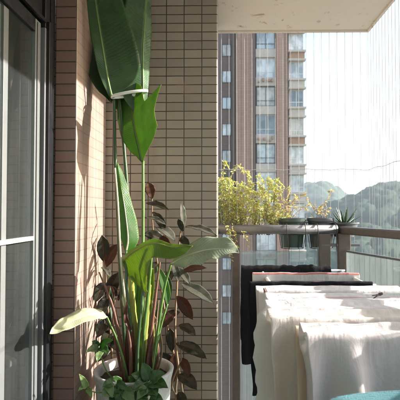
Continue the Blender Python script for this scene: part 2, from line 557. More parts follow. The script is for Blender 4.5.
# ------------------------------------------------------------------ railing
RY = 3.1
ZR = P(280, 229.5, RY).z                # rail axis
XC = .885                               # side rail axis
rl = thing('railing', 'metal balcony railing with grey round back rail, brown side rail and dusty glass', 'railing', (.5, RY, 0))
MB().tube([(WX, RY, ZR), (XC - .045, RY, ZR)], .033, 20).build('top_rail', M['rail_grey'], rl, smooth=True)
t = MB(); zc = ZR - .003
KX, KY = 1.068, 2.46                      # the side rail splays outward, then runs straight
zc -= .002
t.beam((XC - .008, RY + .03), (KX, KY), .062, zc - .027, zc + .027); t.beam((KX, KY + .02), (KX, -2.4), .062, zc - .0265, zc + .0268)
t.build('side_rail', M['rail_brown'], rl, bevel=.01, seg=3)
pst = [(P(236, 300, RY).x, RY, .028), (P(324, 250, RY).x, RY + .0, .042), (XC, RY, .045)]
for px, py, w in pst:
    po_ = MB().box((px - w, py - w * .7, .012), (px + w, py + w * .7, ZR - .028)).build('post', M['rail_brown'], rl, bevel=.006)
    MB().box((px - w - .02, py - w * .7 - .02, .001), (px + w + .02, py + w * .7 + .02, .011)).build('foot_plate', M['rail_brown'], po_, bevel=.002)
for py in (1.9, .7, -.5, -1.7):
    MB().box((KX - .028, py - .028, .002), (KX + .028, py + .028, zc - .031)).build('post', M['rail_brown'], rl, bevel=.006)
MB().tube([(XC + .045, RY + .02, ZR - .11), (XC + .12, RY + .02, ZR - .11)], .012, 10).build('bracket', M['alu'], rl)
MB().tube([(XC - .16, RY - .02, ZR - .11), (XC - .046, RY - .02, ZR - .11)], .011, 10).build('bracket', M['alu'], rl)
ZG = P(300, 251, RY).z
gx0 = pst[0][0] + .03
MB().box((gx0, RY - .005, .05), (pst[1][0] - .045, RY + .005, ZG)).build('glass_panel', M['glass_rail'], rl)
MB().box((pst[1][0] + .045, RY - .005, .05), (XC - .048, RY + .005, ZG)).build('glass_panel', M['glass_rail'], rl)
for p_, q_ in (((XC + .01, RY - .05), (KX - .008, KY + .02)), ((KX, KY - .02), (KX, 1.935)), ((KX, 1.865), (KX, .735)), ((KX, .665), (KX, -.465)), ((KX, -.535), (KX, -1.665))):
    MB().beam(p_, q_, .01, .05, ZG).build('glass_panel', M['glass_rail'], rl)
    MB().beam(p_, q_, .016, ZG + .001, ZG + .010).build('edge_strip', M['alu'], rl, bevel=.002)

# ------------------------------------------------------------------ wire safety net
nt_ = thing('wire_net', 'fine white vertical safety wires strung from ceiling edge to floor outside the railing', 'wire net', (RX - .01, FARY - .01, 0))
NX, NY = RX - .012, FARY - .012
x = NX
k = 0
while x > -.02:
    j = random.uniform(-.003, .003)
    MB().tube([(x, NY, -.02), (x + j, NY - .003, 1.3), (x, NY, CEIL)], .0015, 6).build('wire', M['wire'], nt_); x -= .0575
y = NY - .055
while y > .9:
    j = random.uniform(-.004, .004)
    MB().tube([(NX, y, -.02), (NX + j, y, 1.3), (NX, y, CEIL)], .0015, 6).build('wire', M['wire'], nt_); y -= .055
ZT = P(330, 169.5, NY).z
pts = [(x_, NY, ZT + .003 * math.sin(x_ * 22) + .002 * math.sin(x_ * 51)) for x_ in np.linspace(WX, NX, 40)]
pts += [(NX, y_, ZT + .004 * math.sin(y_ * 19)) for y_ in np.linspace(NY, .9, 60)]
MB().tube(pts, .002, 6).build('cross_wire', M['wire'], nt_)
f = MB()
f.box((WX, NY - .008, CEIL - .014), (NX + .008, NY + .008, CEIL - .001)); f.box((NX - .008, -2.4, CEIL - .014), (NX + .008, NY - .008, CEIL - .001))
f.build('track', M['ceiling'], nt_)


# ------------------------------------------------------------------ leaves
def leaf(name, parent, mat, spine, widths, N, fold=.15, n=44, m=7, ripple=.0, rib=None, ribmat=None, seed=0, sweep=0.0, droop=0.0, sink=0.0):
    """spine: (px, py, Y) list base to tip; widths: (t, left, right) in photo pixels; N: facing"""
    pts = catmull([P(*s) for s in spine], n)
    N = Vector(N).normalized()
    v, f, uv = [], [], []
    rnd = random.Random(seed)
    off = rnd.uniform(0, 50)
    for i, p in enumerate(pts):
        t = i / (n - 1)
        T = (pts[min(i + 1, n - 1)] - pts[max(i - 1, 0)]).normalized()
        W = T.cross(N)
        if W.length < 1e-4: W = Vector((1, 0, 0))
        W.normalize()
        NN = W.cross(T)
        sc = p.y / FPX
        vd = (p - EYE).normalized()
        sc = sc / max(.55, math.sqrt(max(0, 1 - W.dot(vd) ** 2)))      # leaves that turn away are wider than they look
        wl, wr = interp(widths, t, 1) * sc, interp(widths, t, 2) * sc
        for k in range(-m, m + 1):
            a = k / m
            w = wr * a if a > 0 else wl * a
            aw = abs(w)
            fo = fold[0 if a < 0 else 1] if isinstance(fold, tuple) else fold
            q = p + W * w * math.cos(fo) + NN * (aw * math.sin(fo))
            q = q - T * (aw * sweep * -1)
            q = q + Vector((0, 0, -1)) * droop * aw * abs(a)
            if ripple:
                q = q + NN * ripple * abs(a) ** 1.5 * (math.sin(t * 21 + off + (1.7 if a > 0 else 0)) + .6 * noise.noise((t * 9 + off, a * 2, 0)))
            v.append(q); uv.append(((a + 1) / 2, t))
    r = 2 * m + 1
    for i in range(n - 1):
        for k in range(r - 1):
            f.append((i * r + k, i * r + k + 1, (i + 1) * r + k + 1, (i + 1) * r + k))
    o = MB().add(v, f, uv).build(name, mat, parent, smooth=True)
    s = o.modifiers.new('thick', 'SOLIDIFY'); s.thickness = .0012; s.offset = 0
    if rib:
        sc = pts[0].y / FPX
        rr = [max(.0006, rib * sc * (1 - .85 * i / (n - 1))) for i in range(n)]
        MB().tube([p - N * .0012 for p in pts], rr, 6).build('midrib', ribmat, o, smooth=True)
    return o


def stem(name, parent, mat, pts, r, n=26, taper=.7, flat=1.0):
    c = catmull([P(*p) for p in pts], n)
    rr = [r * c[i].y / FPX * (1 - (1 - taper) * i / (n - 1)) * (1 + .06 * math.sin(i * 2.1 + r * 9)) for i in range(n)]
    return MB().tube(c, rr, 8, flat).build(name, mat, parent, smooth=True)


LM = {}
LM['dark'] = leaf_mat('dark_bird_leaf', (.038, .085, .026), (.050, .095, .034), (.12, .28, .02), .2, .32, (.16, .20, .08))
LM['bright'] = leaf_mat('bright_bird_leaf', (.045, .15, .016), (.05, .15, .022), (.27, .47, .07), .42, .40, (.22, .30, .08), edge=(.24, .25, .06))
LM['edge'] = leaf_mat('lit_rim_bird_leaf', (.09, .16, .08), (.11, .18, .09), (.14, .38, .07), .3, .27, (.2, .26, .12), nv=60)  # paler base colour paints in the lit rim of this leaf
LM['yellow'] = leaf_mat('yellow_green_bird_leaf', (.13, .21, .03), (.15, .23, .035), (.42, .58, .03), .45, .4, (.3, .34, .08), nv=34, edge=(.30, .28, .07))
LM['pale'] = leaf_mat('sun_paled_ribbed_leaf', (.40, .45, .32), (.34, .40, .26), (.3, .42, .1), .22, .30, (.55, .57, .42), nv=24, slant=5, vein=.5)  # base and rib colours raised to paint in direct sunlight
LM['cream'] = leaf_mat('sun_paled_cream_leaf', (.46, .48, .30), (.40, .44, .26), (.5, .56, .28), .25, .42, (.52, .52, .34), nv=26, vein=.1)  # whitish base colour stands in for sun grazing the leaf's top
LM['rubber'] = leaf_mat('burgundy_rubber_leaf', (.040, .042, .024), (.06, .028, .02), (.16, .035, .01), .16, .24, (.16, .06, .04), nv=19, vein=.05)
LM['rubber_red'] = leaf_mat('red_rubber_leaf', (.10, .035, .018), (.12, .045, .022), (.26, .075, .025), .28, .34, (.22, .08, .05), nv=19, vein=.07)
LM['rubber_grey'] = leaf_mat('greyish_rubber_leaf', (.12, .125, .095), (.16, .14, .11), (.25, .20, .10), .15, .26, (.24, .17, .12), nv=19, vein=.07)  # grey base also paints in the highlights on some glossy leaves
LM['pothos'] = leaf_mat('pothos_leaf', (.055, .13, .03), (.09, .17, .05), (.2, .5, .06), .35, .36, (.16, .25, .08), nv=9, slant=3, vein=.3)
LM['pothos_pale'] = leaf_mat('pale_pothos_leaf', (.22, .32, .12), (.24, .33, .14), (.4, .6, .15), .35, .38, (.3, .38, .18), nv=9, slant=3, vein=.3)

# ------------------------------------------------------------------ pot + bird of paradise
PC = P(134, 368, 2.0)
pc = (PC.x, PC.y, 0)
zr = PC.z
pot = thing('plant_pot', 'large speckled white tapering pot holding the bird of paradise', 'plant pot', pc)
prof = [(.0, .0), (.118, .0), (.126, .008), (.150, zr * .45), (.172, zr - .05), (.181, zr - .012), (.183, zr - .003), (.179, zr), (.166, zr - .002), (.160, zr - .012), (.155, zr - .05)]
MB().lathe(prof, pc, 72).build('body', M['pot_white'], pot, smooth=True)
so = MB()
vs, fs = [PC + Vector((0, 0, -.035))], []
for i in range(1, 9):
    for k in range(40):
        q = 2 * math.pi * k / 40; rr = .158 * i / 8
        vs.append(Vector((PC.x + rr * math.cos(q), PC.y + rr * math.sin(q), zr - .04 + .012 * noise.noise((rr * 30 * math.cos(q), rr * 30 * math.sin(q), 3)))))
for k in range(40): fs.append((0, 1 + k, 1 + (k + 1) % 40))
for i in range(7):
    for k in range(40):
        a = 1 + i * 40
        fs.append((a + k, a + 40 + k, a + 40 + (k + 1) % 40, a + (k + 1) % 40))
so.add(vs, fs).build('soil', M['soil'], pot, smooth=True)

bp = thing('bird_of_paradise', 'tall bird of paradise plant with big upright leaves tied by a white band', 'plant', (PC.x, PC.y, zr - .04))
G, D_, B_ = M['green_stem'], M['dark_stem'], M['red_stem']
# upright leaves above the tie
leaf('leaf', bp, LM['dark'], [(111, 102, 2.10), (104, 80, 2.12), (94, 45, 2.15), (86, 0, 2.17), (78, -70, 2.2)],
     [(0, 1, 1), (.12, 9, 6), (.3, 15, 12), (.5, 17, 14), (.8, 14, 12), (1, 0, 0)], (.55, -1, .15), .18, rib=1.2, ribmat=D_, seed=1, ripple=.004)
leaf('leaf', bp, LM['dark'], [(112, 98, 2.045), (108, 80, 2.02), (103, 50, 1.985), (96, 5, 1.98), (89, -60, 2.0)],
     [(0, 1, 2), (.05, 3, 9), (.12, 4, 18), (.22, 6, 29), (.33, 8, 34.5), (.45, 9, 35), (.6, 10, 33), (.85, 8, 24), (1, 0, 0)], (.25, -1, .12), .10,
     rib=1.5, ribmat=G, seed=2, ripple=.003, m=10)
leaf('leaf', bp, LM['edge'], [(143, 116, 2.08), (143, 90, 2.09), (143, 50, 2.11), (146, 5, 2.14), (150, -60, 2.18)],
     [(0, 6, 5), (.15, 18, 7), (.3, 22, 10), (.5, 24, 14), (.65, 24, 13), (.85, 16, 6), (1, 0, 0)], (.45, -1, .05), (-.1, -.75), rib=1.3, ribmat=G, seed=3, ripple=.003, m=9)
leaf('leaf', bp, LM['dark'], [(127, 116, 2.12), (127, 96, 2.13), (126, 70, 2.16), (124, 20, 2.2), (122, -50, 2.22)],
     [(0, 2, 2), (.12, 13, 9), (.25, 15, 13), (.6, 17, 18), (1, 0, 0)], (-.1, -1, .1), .1, rib=1.2, ribmat=D_, seed=4)
# torn bright leaf under the tie
leaf('leaf', bp, LM['bright'], [(143, 163, 2.05), (139, 148, 2.05), (133.5, 122, 2.065), (131, 96, 2.10), (130, 89, 2.14)],
     [(0, .6, .6), (.05, 2, 3), (.13, 4, 8), (.22, 9, 21), (.28, 11, 27), (.36, 13, 26.5), (.43, 14, 27), (.5, 15, 33), (.552, 16, 39), (.562, 16, 17),
      (.7, 14, 15), (.8, 11, 11), (.92, 8, 7), (1, 2, 2)], (-.62, -.9, 0), .16, n=90, m=9, rib=1.2, ribmat=G, seed=5, ripple=.003, sweep=.22)
# half folded leaf
leaf('leaf', bp, LM['bright'], [(126, 252, 1.95), (128, 238, 1.95), (125, 210, 1.96), (121, 185, 1.98), (117, 161, 2.0)],
     [(0, .8, .8), (.1, 4, 8), (.25, 7, 12.5), (.4, 7.5, 12), (.55, 7, 9), (.75, 5.5, 7), (.9, 3, 4), (1, 0, 0)], (.15, -1, .25), (-.15, -.55), rib=1.0, ribmat=M['pale_stem'], seed=6, ripple=.002)
# arching yellow-green leaf and big one with sunlight put into its pale colour
leaf('leaf', bp, LM['yellow'], [(121, 262, 1.95), (134, 251, 1.9), (153, 243, 1.85), (173, 247, 1.82), (193, 246, 1.8)],
     [(0, 1, 20), (.1, 2, 40), (.22, 3, 42), (.34, 3, 30), (.5, 4, 16), (.75, 3, 13), (.92, 2, 6), (1, 0, 0)], (.25, -1, .35), .10, rib=1.4, ribmat=M['yellow_stem'], seed=7, ripple=.004, m=9)
leaf('leaf', bp, LM['pale'], [(171, 264, 1.86), (186, 256, 1.83), (206, 250, 1.79), (225, 249, 1.75), (239, 253, 1.71)],
     [(0, .8, .8), (.12, 6, 7), (.3, 11, 13), (.5, 13, 15.5), (.72, 11, 14), (.88, 6, 8), (1, 0, 0)], (.25, -.75, .75), .12, rib=1.3, ribmat=M['pale_stem'], seed=8, ripple=.005, m=9)
leaf('leaf', bp, LM['cream'], [(107, 317, 1.86), (92, 314.5, 1.8), (75, 320, 1.72), (61, 327.5, 1.66), (49.5, 334, 1.62)],
     [(0, .5, .5), (.1, 4, 4.5), (.3, 7, 8), (.5, 7.5, 8), (.72, 6, 7), (.88, 3.5, 4.5), (1, 0, 0)], (.2, -.75, .7), .16, rib=.9, ribmat=M['pale_stem'], seed=9, ripple=.004)
leaf('leaf', bp, LM['bright'], [(167.5, 306, 1.96), (166, 292, 1.96), (162, 278, 1.96), (157, 266, 1.97)],
     [(0, .5, .5), (.25, 3, 4), (.55, 4, 5), (.85, 2.5, 3), (1, 0, 0)], (.4, -1, 0), .2, rib=.6, ribmat=G, seed=10)
leaf('leaf', bp, LM['dark'], [(167, 306, 1.98), (169, 296, 1.98), (170, 284, 1.99), (168, 274, 2.0)],
     [(0, .5, .5), (.3, 3.5, 2.5), (.6, 3, 2.5), (1, 0, 0)], (-.4, -1, .1), .2, seed=11)
leaf('leaf', bp, LM['bright'], [(136, 330, 2.02), (138, 300, 2.02), (141, 275, 2.02), (146, 250, 2.0)],
     [(0, 2, 2), (.3, 6, 5), (.6, 7, 6), (1, 2, 2)], (.2, -1, .1), .3, rib=1, ribmat=G, seed=12)
leaf('leaf', bp, LM['yellow'], [(143, 345, 2.0), (146, 318, 2.0), (150, 290, 2.0), (153, 268, 2.0)],
     [(0, 2, 2), (.3, 4, 4), (.7, 5, 4), (1, 1, 1)], (.3, -1, .1), .35, seed=13)
for k, (sp, w, N) in enumerate((
        ([(124, 352, 2.08), (117, 330, 2.1), (112, 305, 2.12), (110, 286, 2.12)], 4, (.3, -1, .1)),
        ([(118, 300, 2.1), (123, 288, 2.08), (121, 272, 2.06)], 4, (.4, -1, .2)),
        ([(150, 340, 2.08), (156, 322, 2.1), (159, 300, 2.1)], 4, (-.2, -1, .1)),
        ([(131, 330, 1.9), (126, 318, 1.88), (127, 300, 1.88)], 3, (.3, -1, .2)))):
    leaf('leaf', bp, LM['rubber_red'] if k % 2 else LM['dark'], sp, [(0, 1, 1), (.4, w, w * .8), (.8, w * .6, w * .5), (1, 0, 0)], N, .5, n=20, m=5, seed=30 + k, ripple=.004)
# stalks
for mt, pts, r in (
    (D_, [(128, 382, 2.02), (122, 300, 2.04), (118, 220, 2.06), (115, 150, 2.07), (114, 92, 2.08)], 2.2),
    (D_, [(133, 382, 2.05), (132, 300, 2.07), (129, 220, 2.08), (125, 160, 2.09), (119, 92, 2.1)], 2.3),
    (G, [(141, 382, 2.05), (142, 300, 2.05), (143, 230, 2.05), (143, 161, 2.05)], 2.0),
    (M['pale_stem'], [(130, 380, 1.97), (127, 320, 1.95), (121, 262, 1.93), (118, 205, 1.95), (115, 168, 1.97)], 1.3),
    (B_, [(126, 380, 1.96), (121, 345, 1.94), (112, 305, 1.93), (99, 272, 1.93)], 3.0),
    (B_, [(146, 382, 1.97), (150, 340, 1.95), (155, 300, 1.93), (160, 262, 1.92)], 3.1),
    (B_, [(131, 382, 1.92), (130, 345, 1.9), (124, 312, 1.9), (121, 298, 1.9)], 2.2),
    (M['yellow_stem'], [(136, 382, 2.0), (135, 340, 1.99), (132, 300, 1.98), (131, 278, 1.96)], 4.3),
    (M['yellow_stem'], [(143, 382, 1.99), (144, 345, 1.98), (147, 310, 1.97), (149, 285, 1.96)], 3.4),
    (G, [(139, 382, 1.96), (144, 330, 1.93), (149, 285, 1.9), (152, 247, 1.86)], 1.9),
    (D_, [(134, 382, 1.93), (131, 330, 1.92), (127, 290, 1.92), (126, 250, 1.95)], 1.9),
    (G, [(147, 382, 1.97), (156, 345, 1.96), (162, 322, 1.96), (167.5, 304, 1.96)], 1.3),
    (G, [(129, 384, 1.93), (124, 362, 1.90), (117, 340, 1.88), (107, 317, 1.86)], 1.3),
    (G, [(150, 382, 1.97), (157, 335, 1.93), (164, 290, 1.89), (171, 264, 1.86)], 1.6),
    (D_, [(137, 382, 1.90), (138, 345, 1.89), (142, 300, 1.9), (146, 270, 1.93)], 1.7),
    (B_, [(151, 382, 2.06), (158, 355, 2.08), (154, 315, 2.1), (152, 300, 2.1)], 2.0),
    (B_, [(124, 382, 2.06), (117, 350, 2.08), (113, 320, 2.08), (115, 300, 2.08)], 2.0),
    (M['bark'], [(155, 382, 2.02), (162, 350, 2.0), (158, 325, 2.0), (152, 312, 2.0)], 1.1),
):
    stem('stalk', bp, mt, pts, r, taper=.22 if mt is B_ else .7)
rnd = random.Random(77)
for k in range(16):                                  # thin young and withered stalks in the clump
    xb = rnd.uniform(122, 153); yt = rnd.uniform(296, 345); xt = 137 + (xb - 137) * rnd.uniform(1.0, 1.9)
    Yb = rnd.uniform(1.93, 2.1)
    stem('stalk', bp, rnd.choice((B_, M['bark'], D_, G, M['yellow_stem'], B_)), [(xb, 382, Yb), ((xb + xt) / 2 + rnd.uniform(-3, 3), (382 + yt) / 2, Yb), (xt + rnd.uniform(-3, 3), yt, Yb + rnd.uniform(-.04, .04))], rnd.uniform(.7, 1.7), 18, .3)
# dry papery sheaths low on the clump
for k, (xa, ya, xb, yb, w) in enumerate(((130, 376, 126, 330, 4), (139, 378, 141, 325, 5), (148, 376, 154, 330, 4), (134, 376, 133, 322, 4))):
    leaf('sheath', bp, LM['rubber_red'] if k != 1 else LM['yellow'], [(xa, ya, 1.93), ((xa + xb) / 2 - 1, (ya + yb) / 2, 1.915), (xb, yb, 1.92)],
         [(0, w, w), (.5, w * .8, w * .8), (1, 0, 0)], (.3, -1, .1), .5, n=16, m=4, seed=40 + k)

# the white tie
tie = MB()
tc_ = P(129.5, 94, 2.045)
e = P(147.5, 91, 2.07) - P(111.5, 97, 2.07)
ax = e.length / 2; ed = e.normalized()
pts = [tc_ + ed * (ax * math.cos(q)) + Vector((0, 1, 0)) * (.028 * math.sin(q)) for q in [2 * math.pi * k / 48 for k in range(48)]]
o = tie.tube(pts, .0075, 8, .35, up=(0, 0, 1), closed=True).build('plant_tie', M['tie'], smooth=True, origin=tc_)
tag(o, 'white plastic tie looped round the upright leaves of the tall plant', 'plant tie')

# ------------------------------------------------------------------ rubber plant
rc = P(184, 400, 2.27)
rp = thing('rubber_plant', 'thin rubber plant with dark burgundy leaves against the beige tiles', 'plant', (rc.x, 2.27, .18))
rpot = thing('nursery_pot', 'small clay pot on the floor holding the thin rubber plant', 'plant pot', (rc.x, 2.27, 0))
MB().lathe([(0, 0), (.075, 0), (.09, .14), (.1, .142), (.103, .18), (.094, .18), (.086, .15)], (rc.x, 2.27, 0), 40).build('body', M['pot_clay'], rpot, smooth=True)
MB().lathe([(0, .16), (.05, .163), (.088, .158)], (rc.x, 2.27, 0), 30).build('soil', M['soil'], rpot, smooth=True)
b0 = [(rc.x, 2.27, .16)]
c = b0 + [P(*p) for p in [(183, 400, 2.26), (178, 365, 2.24), (175, 330, 2.23), (177, 285, 2.24), (179, 245, 2.25), (183, 218, 2.25)]]
c = catmull(c, 40)
MB().tube(c, [.0085 - .005 * i / 39 for i in range(40)], 8).build('stem', M['bark'], rp, smooth=True)
c = catmull(b0 + [P(*p) for p in [(176, 395, 2.28), (177, 370, 2.3), (168, 330, 2.31), (160, 280, 2.3), (153, 230, 2.28), (152, 195, 2.26)]], 40)
MB().tube(c, [.008 - .005 * i / 39 for i in range(40)], 8).build('stem', M['bark'], rp, smooth=True)
c = catmull(b0 + [P(*p) for p in [(180, 405, 2.25), (172, 385, 2.2), (181, 360, 2.18), (179, 342, 2.18)]], 30)
MB().tube(c, [.006 - .003 * i / 29 for i in range(30)], 8).build('stem', M['bark'], rp, smooth=True)

EL = [(0, .05, .05), (.08, .35, .35), (.22, .75, .75), (.4, 1, 1), (.6, .97, .97), (.78, .72, .72), (.9, .36, .36), (.96, .12, .12), (1, 0, 0)]


def rleaf(parent, mat, a, b, w, Y0, Y1, N, sag=2.0, fold=.22, seed=0, name='leaf', ribm=None, n=26):
    mid = ((a[0] + b[0]) / 2, (a[1] + b[1]) / 2 - sag, (Y0 + Y1) / 2)
    return leaf(name, parent, mat, [(a[0], a[1], Y0), mid, (b[0], b[1], Y1)], [(t, p * w, q * w) for t, p, q in EL], N, fold, n=n, m=5,
                rib=.5, ribmat=ribm or M['red_stem'], seed=seed, ripple=.0015)


RB, RR, RG = LM['rubber'], LM['rubber_red'], LM['rubber_grey']
for k, (mt, a, b, w, Y0, Y1, N) in enumerate([
    (RR, (152, 199), (147.5, 182), 5.2, 2.26, 2.22, (.3, -1, .1)),
    (RB, (146, 203), (169, 210), 3.4, 2.26, 2.16, (.1, -.8, .7)),
    (RG, (145, 217), (166, 225), 3.0, 2.26, 2.15, (.2, -.6, .8)),
    (RG, (156, 226), (175, 241), 6.0, 2.24, 2.12, (.5, -.7, .6)),
    (RG, (184, 230), (181, 202), 3.2, 2.25, 2.2, (.6, -.8, .1)),
    (RG, (186, 226), (217, 236), 4.6, 2.24, 2.08, (.2, -.6, .8)),
    (RB, (166, 242), (143, 234), 5.5, 2.27, 2.22, (-.1, -1, .4)),
    (RR, (163, 246), (146, 250), 4.5, 2.27, 2.24, (-.1, -1, .3)),
    (RG, (181, 283), (214, 304), 6.4, 2.22, 2.08, (.3, -.7, .7)),
    (RR, (177, 296), (193, 320), 6.2, 2.23, 2.2, (-.2, -1, .1)),
    (RB, (176, 343), (207, 359), 6.3, 2.2, 2.06, (.2, -.7, .6)),
    (RB, (178, 374), (197, 390), 6.6, 2.2, 2.06, (.3, -.8, .5)),
    (RG, (160, 347), (151, 321), 4.6, 2.1, 2.05, (.3, -1, .2)),
    (RG, (179, 282), (172, 262), 4, 2.22, 2.15, (.3, -1, .2)),
    (RR, (181, 272), (207, 268), 3.2, 2.23, 2.1, (.1, -.9, .3)),
    (RB, (172, 352), (170, 328), 5, 2.3, 2.28, (.1, -1, .1)),
    (RR, (176, 352), (170, 388), 6, 2.26, 2.22, (.1, -1, .1)),
    (RB, (179, 238), (190, 248), 4, 2.26, 2.2, (.1, -1, .3)),
    (RB, (178, 392), (186, 410), 5, 2.24, 2.16, (.1, -1, .3)),
    (RB, (183, 232), (178, 219), 3, 2.25, 2.22, (-.3, -1, .2)),
    (RB, (153, 212), (166, 232), 4.5, 2.27, 2.2, (.2, -1, .3)),
    (RR, (155, 236), (172, 250), 4.8, 2.28, 2.2, (.2, -.9, .4)),
    (RB, (160, 262), (146, 280), 5.0, 2.3, 2.24, (-.2, -1, .3)),
    (RB, (162, 285), (176, 272), 4.6, 2.3, 2.22, (.1, -1, .3)),
    (RR, (176, 310), (163, 328), 5.0, 2.24, 2.2, (-.1, -1, .3)),
    (RG, (177, 268), (190, 285), 4.4, 2.24, 2.14, (.3, -.9, .4)),
    (RB, (179, 325), (196, 336), 4.8, 2.23, 2.12, (.2, -.8, .5)),
    (RB, (176, 372), (160, 352), 5.4, 2.28, 2.26, (-.1, -1, .2)),
    (RR, (180, 358), (190, 376), 4.6, 2.2, 2.14, (.2, -1, .3)),
    (RB, (166, 320), (180, 312), 4.4, 2.3, 2.24, (.1, -1, .3)),
]):
    rleaf(rp, mt, a, b, w, Y0, Y1, N, seed=k)

# a second, darker rubber plant standing between the big pot and the pier
qc = P(112, 395, 2.28)
rp2 = thing('rubber_plant', 'shaded dark rubber plant between the white pot and the tiled pier', 'plant', (qc.x, 2.28, .2))
rpot2 = thing('nursery_pot', 'small dark pot on the floor in the corner behind the large white pot', 'plant pot', (qc.x, 2.28, 0))
MB().lathe([(0, 0), (.07, 0), (.085, .16), (.095, .162), (.098, .2), (.09, .2), (.082, .17)], (qc.x, 2.28, 0), 40).build('body', M['pot_grey'], rpot2, smooth=True)
MB().lathe([(0, .18), (.05, .183), (.084, .178)], (qc.x, 2.28, 0), 30).build('soil', M['soil'], rpot2, smooth=True)
c = catmull([(qc.x, 2.28, .18)] + [P(*p) for p in [(112, 360, 2.26), (108, 310, 2.24), (105, 270, 2.22), (103, 238, 2.2)]], 40)
MB().tube(c, [.008 - .004 * i / 39 for i in range(40)], 8).build('stem', M['bark'], rp2, smooth=True)
for k, (mt, a, b, w, Y0, Y1, N) in enumerate([
    (RB, (104, 262), (102, 235), 6.5, 2.22, 2.14, (.4, -1, .2)),
    (RR, (105, 268), (117, 244), 5.5, 2.22, 2.2, (.2, -1, .2)),
    (RB, (105, 282), (95, 303), 5.5, 2.23, 2.16, (.2, -1, .3)),
    (RG, (102, 267), (110, 277), 3.6, 2.2, 2.08, (.3, -.5, .8)),
    (RB, (107, 300), (119, 272), 6.5, 2.24, 2.2, (.1, -1, .2)),
    (RB, (107, 296), (99, 320), 6, 2.24, 2.17, (.3, -1, .3)),
    (RB, (108, 310), (117, 334), 6.5, 2.25, 2.2, (.1, -1, .2)),
    (RB, (110, 330), (104, 350), 6, 2.26, 2.2, (.2, -1, .3)),
    (RB, (108, 318), (97, 338), 6, 2.25, 2.18, (.2, -1, .3)),
    (RB, (109, 335), (120, 352), 6, 2.26, 2.22, (.1, -1, .3)),
    (RB, (110, 345), (98, 362), 5.5, 2.27, 2.2, (.2, -1, .3)),
    (RB, (105, 290), (118, 296), 5, 2.23, 2.16, (.1, -.9, .4)),
    (RR, (106, 286), (114, 300), 4, 2.2, 2.12, (.2, -1, .4)),
]):
    rleaf(rp2, mt, a, b, w, Y0, Y1, N, seed=60 + k)

# ------------------------------------------------------------------ pothos over the rim
po = thing('pothos', 'low pothos with rounded green leaves spilling over the white pot rim', 'plant', (PC.x, PC.y - .12, zr - .03))
HE = [(0, .5, .5), (.06, .85, .85), (.18, 1, 1), (.35, .98, .98), (.55, .8, .8), (.75, .52, .52), (.9, .22, .22), (1, 0, 0)]


def pleaf(mat, a, b, w, Y0, Y1, N, seed):
    mid = ((a[0] + b[0]) / 2, (a[1] + b[1]) / 2 - 1, (Y0 + Y1) / 2)
    leaf('leaf', po, mat, [(a[0], a[1], Y0), mid, (b[0], b[1], Y1)], [(t, p * w, q * w) for t, p, q in HE], N, .2, n=18, m=5, seed=seed, ripple=.0015)


PG, PP = LM['pothos'], LM['pothos_pale']
for pts, r in (([(118, 384, 1.93), (106, 370, 1.9), (100, 352, 1.88), (100, 346, 1.87)], .7), ([(120, 386, 1.9), (104, 392, 1.85), (94, 392, 1.82), (87, 388, 1.8)], .7),
               ([(140, 386, 1.9), (147, 382, 1.84), (150, 380, 1.82)], .8), ([(132, 386, 1.9), (128, 384, 1.83), (124, 392, 1.8), (120, 402, 1.79)], .7),
               ([(140, 386, 1.9), (143, 390, 1.81), (148, 400, 1.79), (150, 410, 1.79)], .8)):
    stem('stem', po, G, pts, r, 16)
for k, (mt, a, b, w, Y0, Y1, N) in enumerate([
    (PG, (100, 347), (113, 340), 4.6, 1.87, 1.83, (.2, -.7, .7)), (PP, (99, 348), (86, 352), 4.2, 1.87, 1.82, (.2, -.7, .7)),
    (PP, (100, 349), (97, 362), 4.6, 1.87, 1.82, (.3, -.8, .5)), (PG, (101, 347), (108, 354), 4.6, 1.87, 1.82, (.3, -.8, .5)),
    (PG, (98, 347), (92, 341), 3.6, 1.88, 1.87, (.1, -.8, .5)),
    (PP, (87, 388), (79, 374), 3.4, 1.8, 1.76, (.4, -.8, .3)), (PP, (88, 389), (92, 398), 3.2, 1.8, 1.76, (.2, -.8, .5)), (PP, (86, 386), (78, 391), 2.6, 1.8, 1.77, (.2, -.6, .7)),
    (PG, (149, 380), (142, 362), 6.5, 1.82, 1.84, (.3, -.9, .4)), (PG, (150, 380), (165, 373), 6.5, 1.82, 1.8, (.2, -.7, .7)),
    (PG, (150, 381), (168, 388), 7, 1.82, 1.78, (.3, -.7, .7)), (PG, (149, 382), (156, 400), 8, 1.81, 1.77, (.2, -.9, .4)),
    (PG, (147, 382), (133, 390), 7.5, 1.82, 1.77, (.1, -.8, .6)), (PG, (146, 381), (131, 374), 6.5, 1.83, 1.8, (.1, -.8, .6)),
    (PG, (146, 384), (140, 404), 8, 1.81, 1.77, (.1, -1, .3)), (PG, (126, 388), (112, 392), 6, 1.82, 1.78, (.0, -.8, .6)),
    (PG, (124, 392), (117, 408), 7, 1.8, 1.77, (.1, -1, .3)), (PP, (125, 390), (134, 404), 6.5, 1.8, 1.77, (.2, -1, .3)),
    (PG, (150, 398), (164, 404), 7, 1.79, 1.76, (.2, -.8, .5)), (PG, (120, 384), (110, 378), 5, 1.88, 1.85, (.1, -.8, .5)),
    (PG, (148, 400), (136, 412), 7, 1.79, 1.76, (.1, -.9, .5)), (PG, (136, 386), (128, 376), 5, 1.86, 1.85, (0, -.8, .6)),
]):
    pleaf(mt, a, b, w, Y0, Y1, N, 90 + k)
rnd = random.Random(31)
for k in range(16):
    ax0, ay0 = rnd.uniform(108, 158), rnd.uniform(382, 402)
    an = rnd.uniform(.2, 2.9)
    L = rnd.uniform(9, 17)
    pleaf(PP if k % 4 == 0 else PG, (ax0, ay0), (ax0 + L * math.cos(an) * .9, ay0 + L * math.sin(an)), rnd.uniform(4, 7), 1.80 + rnd.uniform(-.01, .02), 1.765, (rnd.uniform(-.2, .5), -.9, rnd.uniform(.2, .8)), 130 + k)


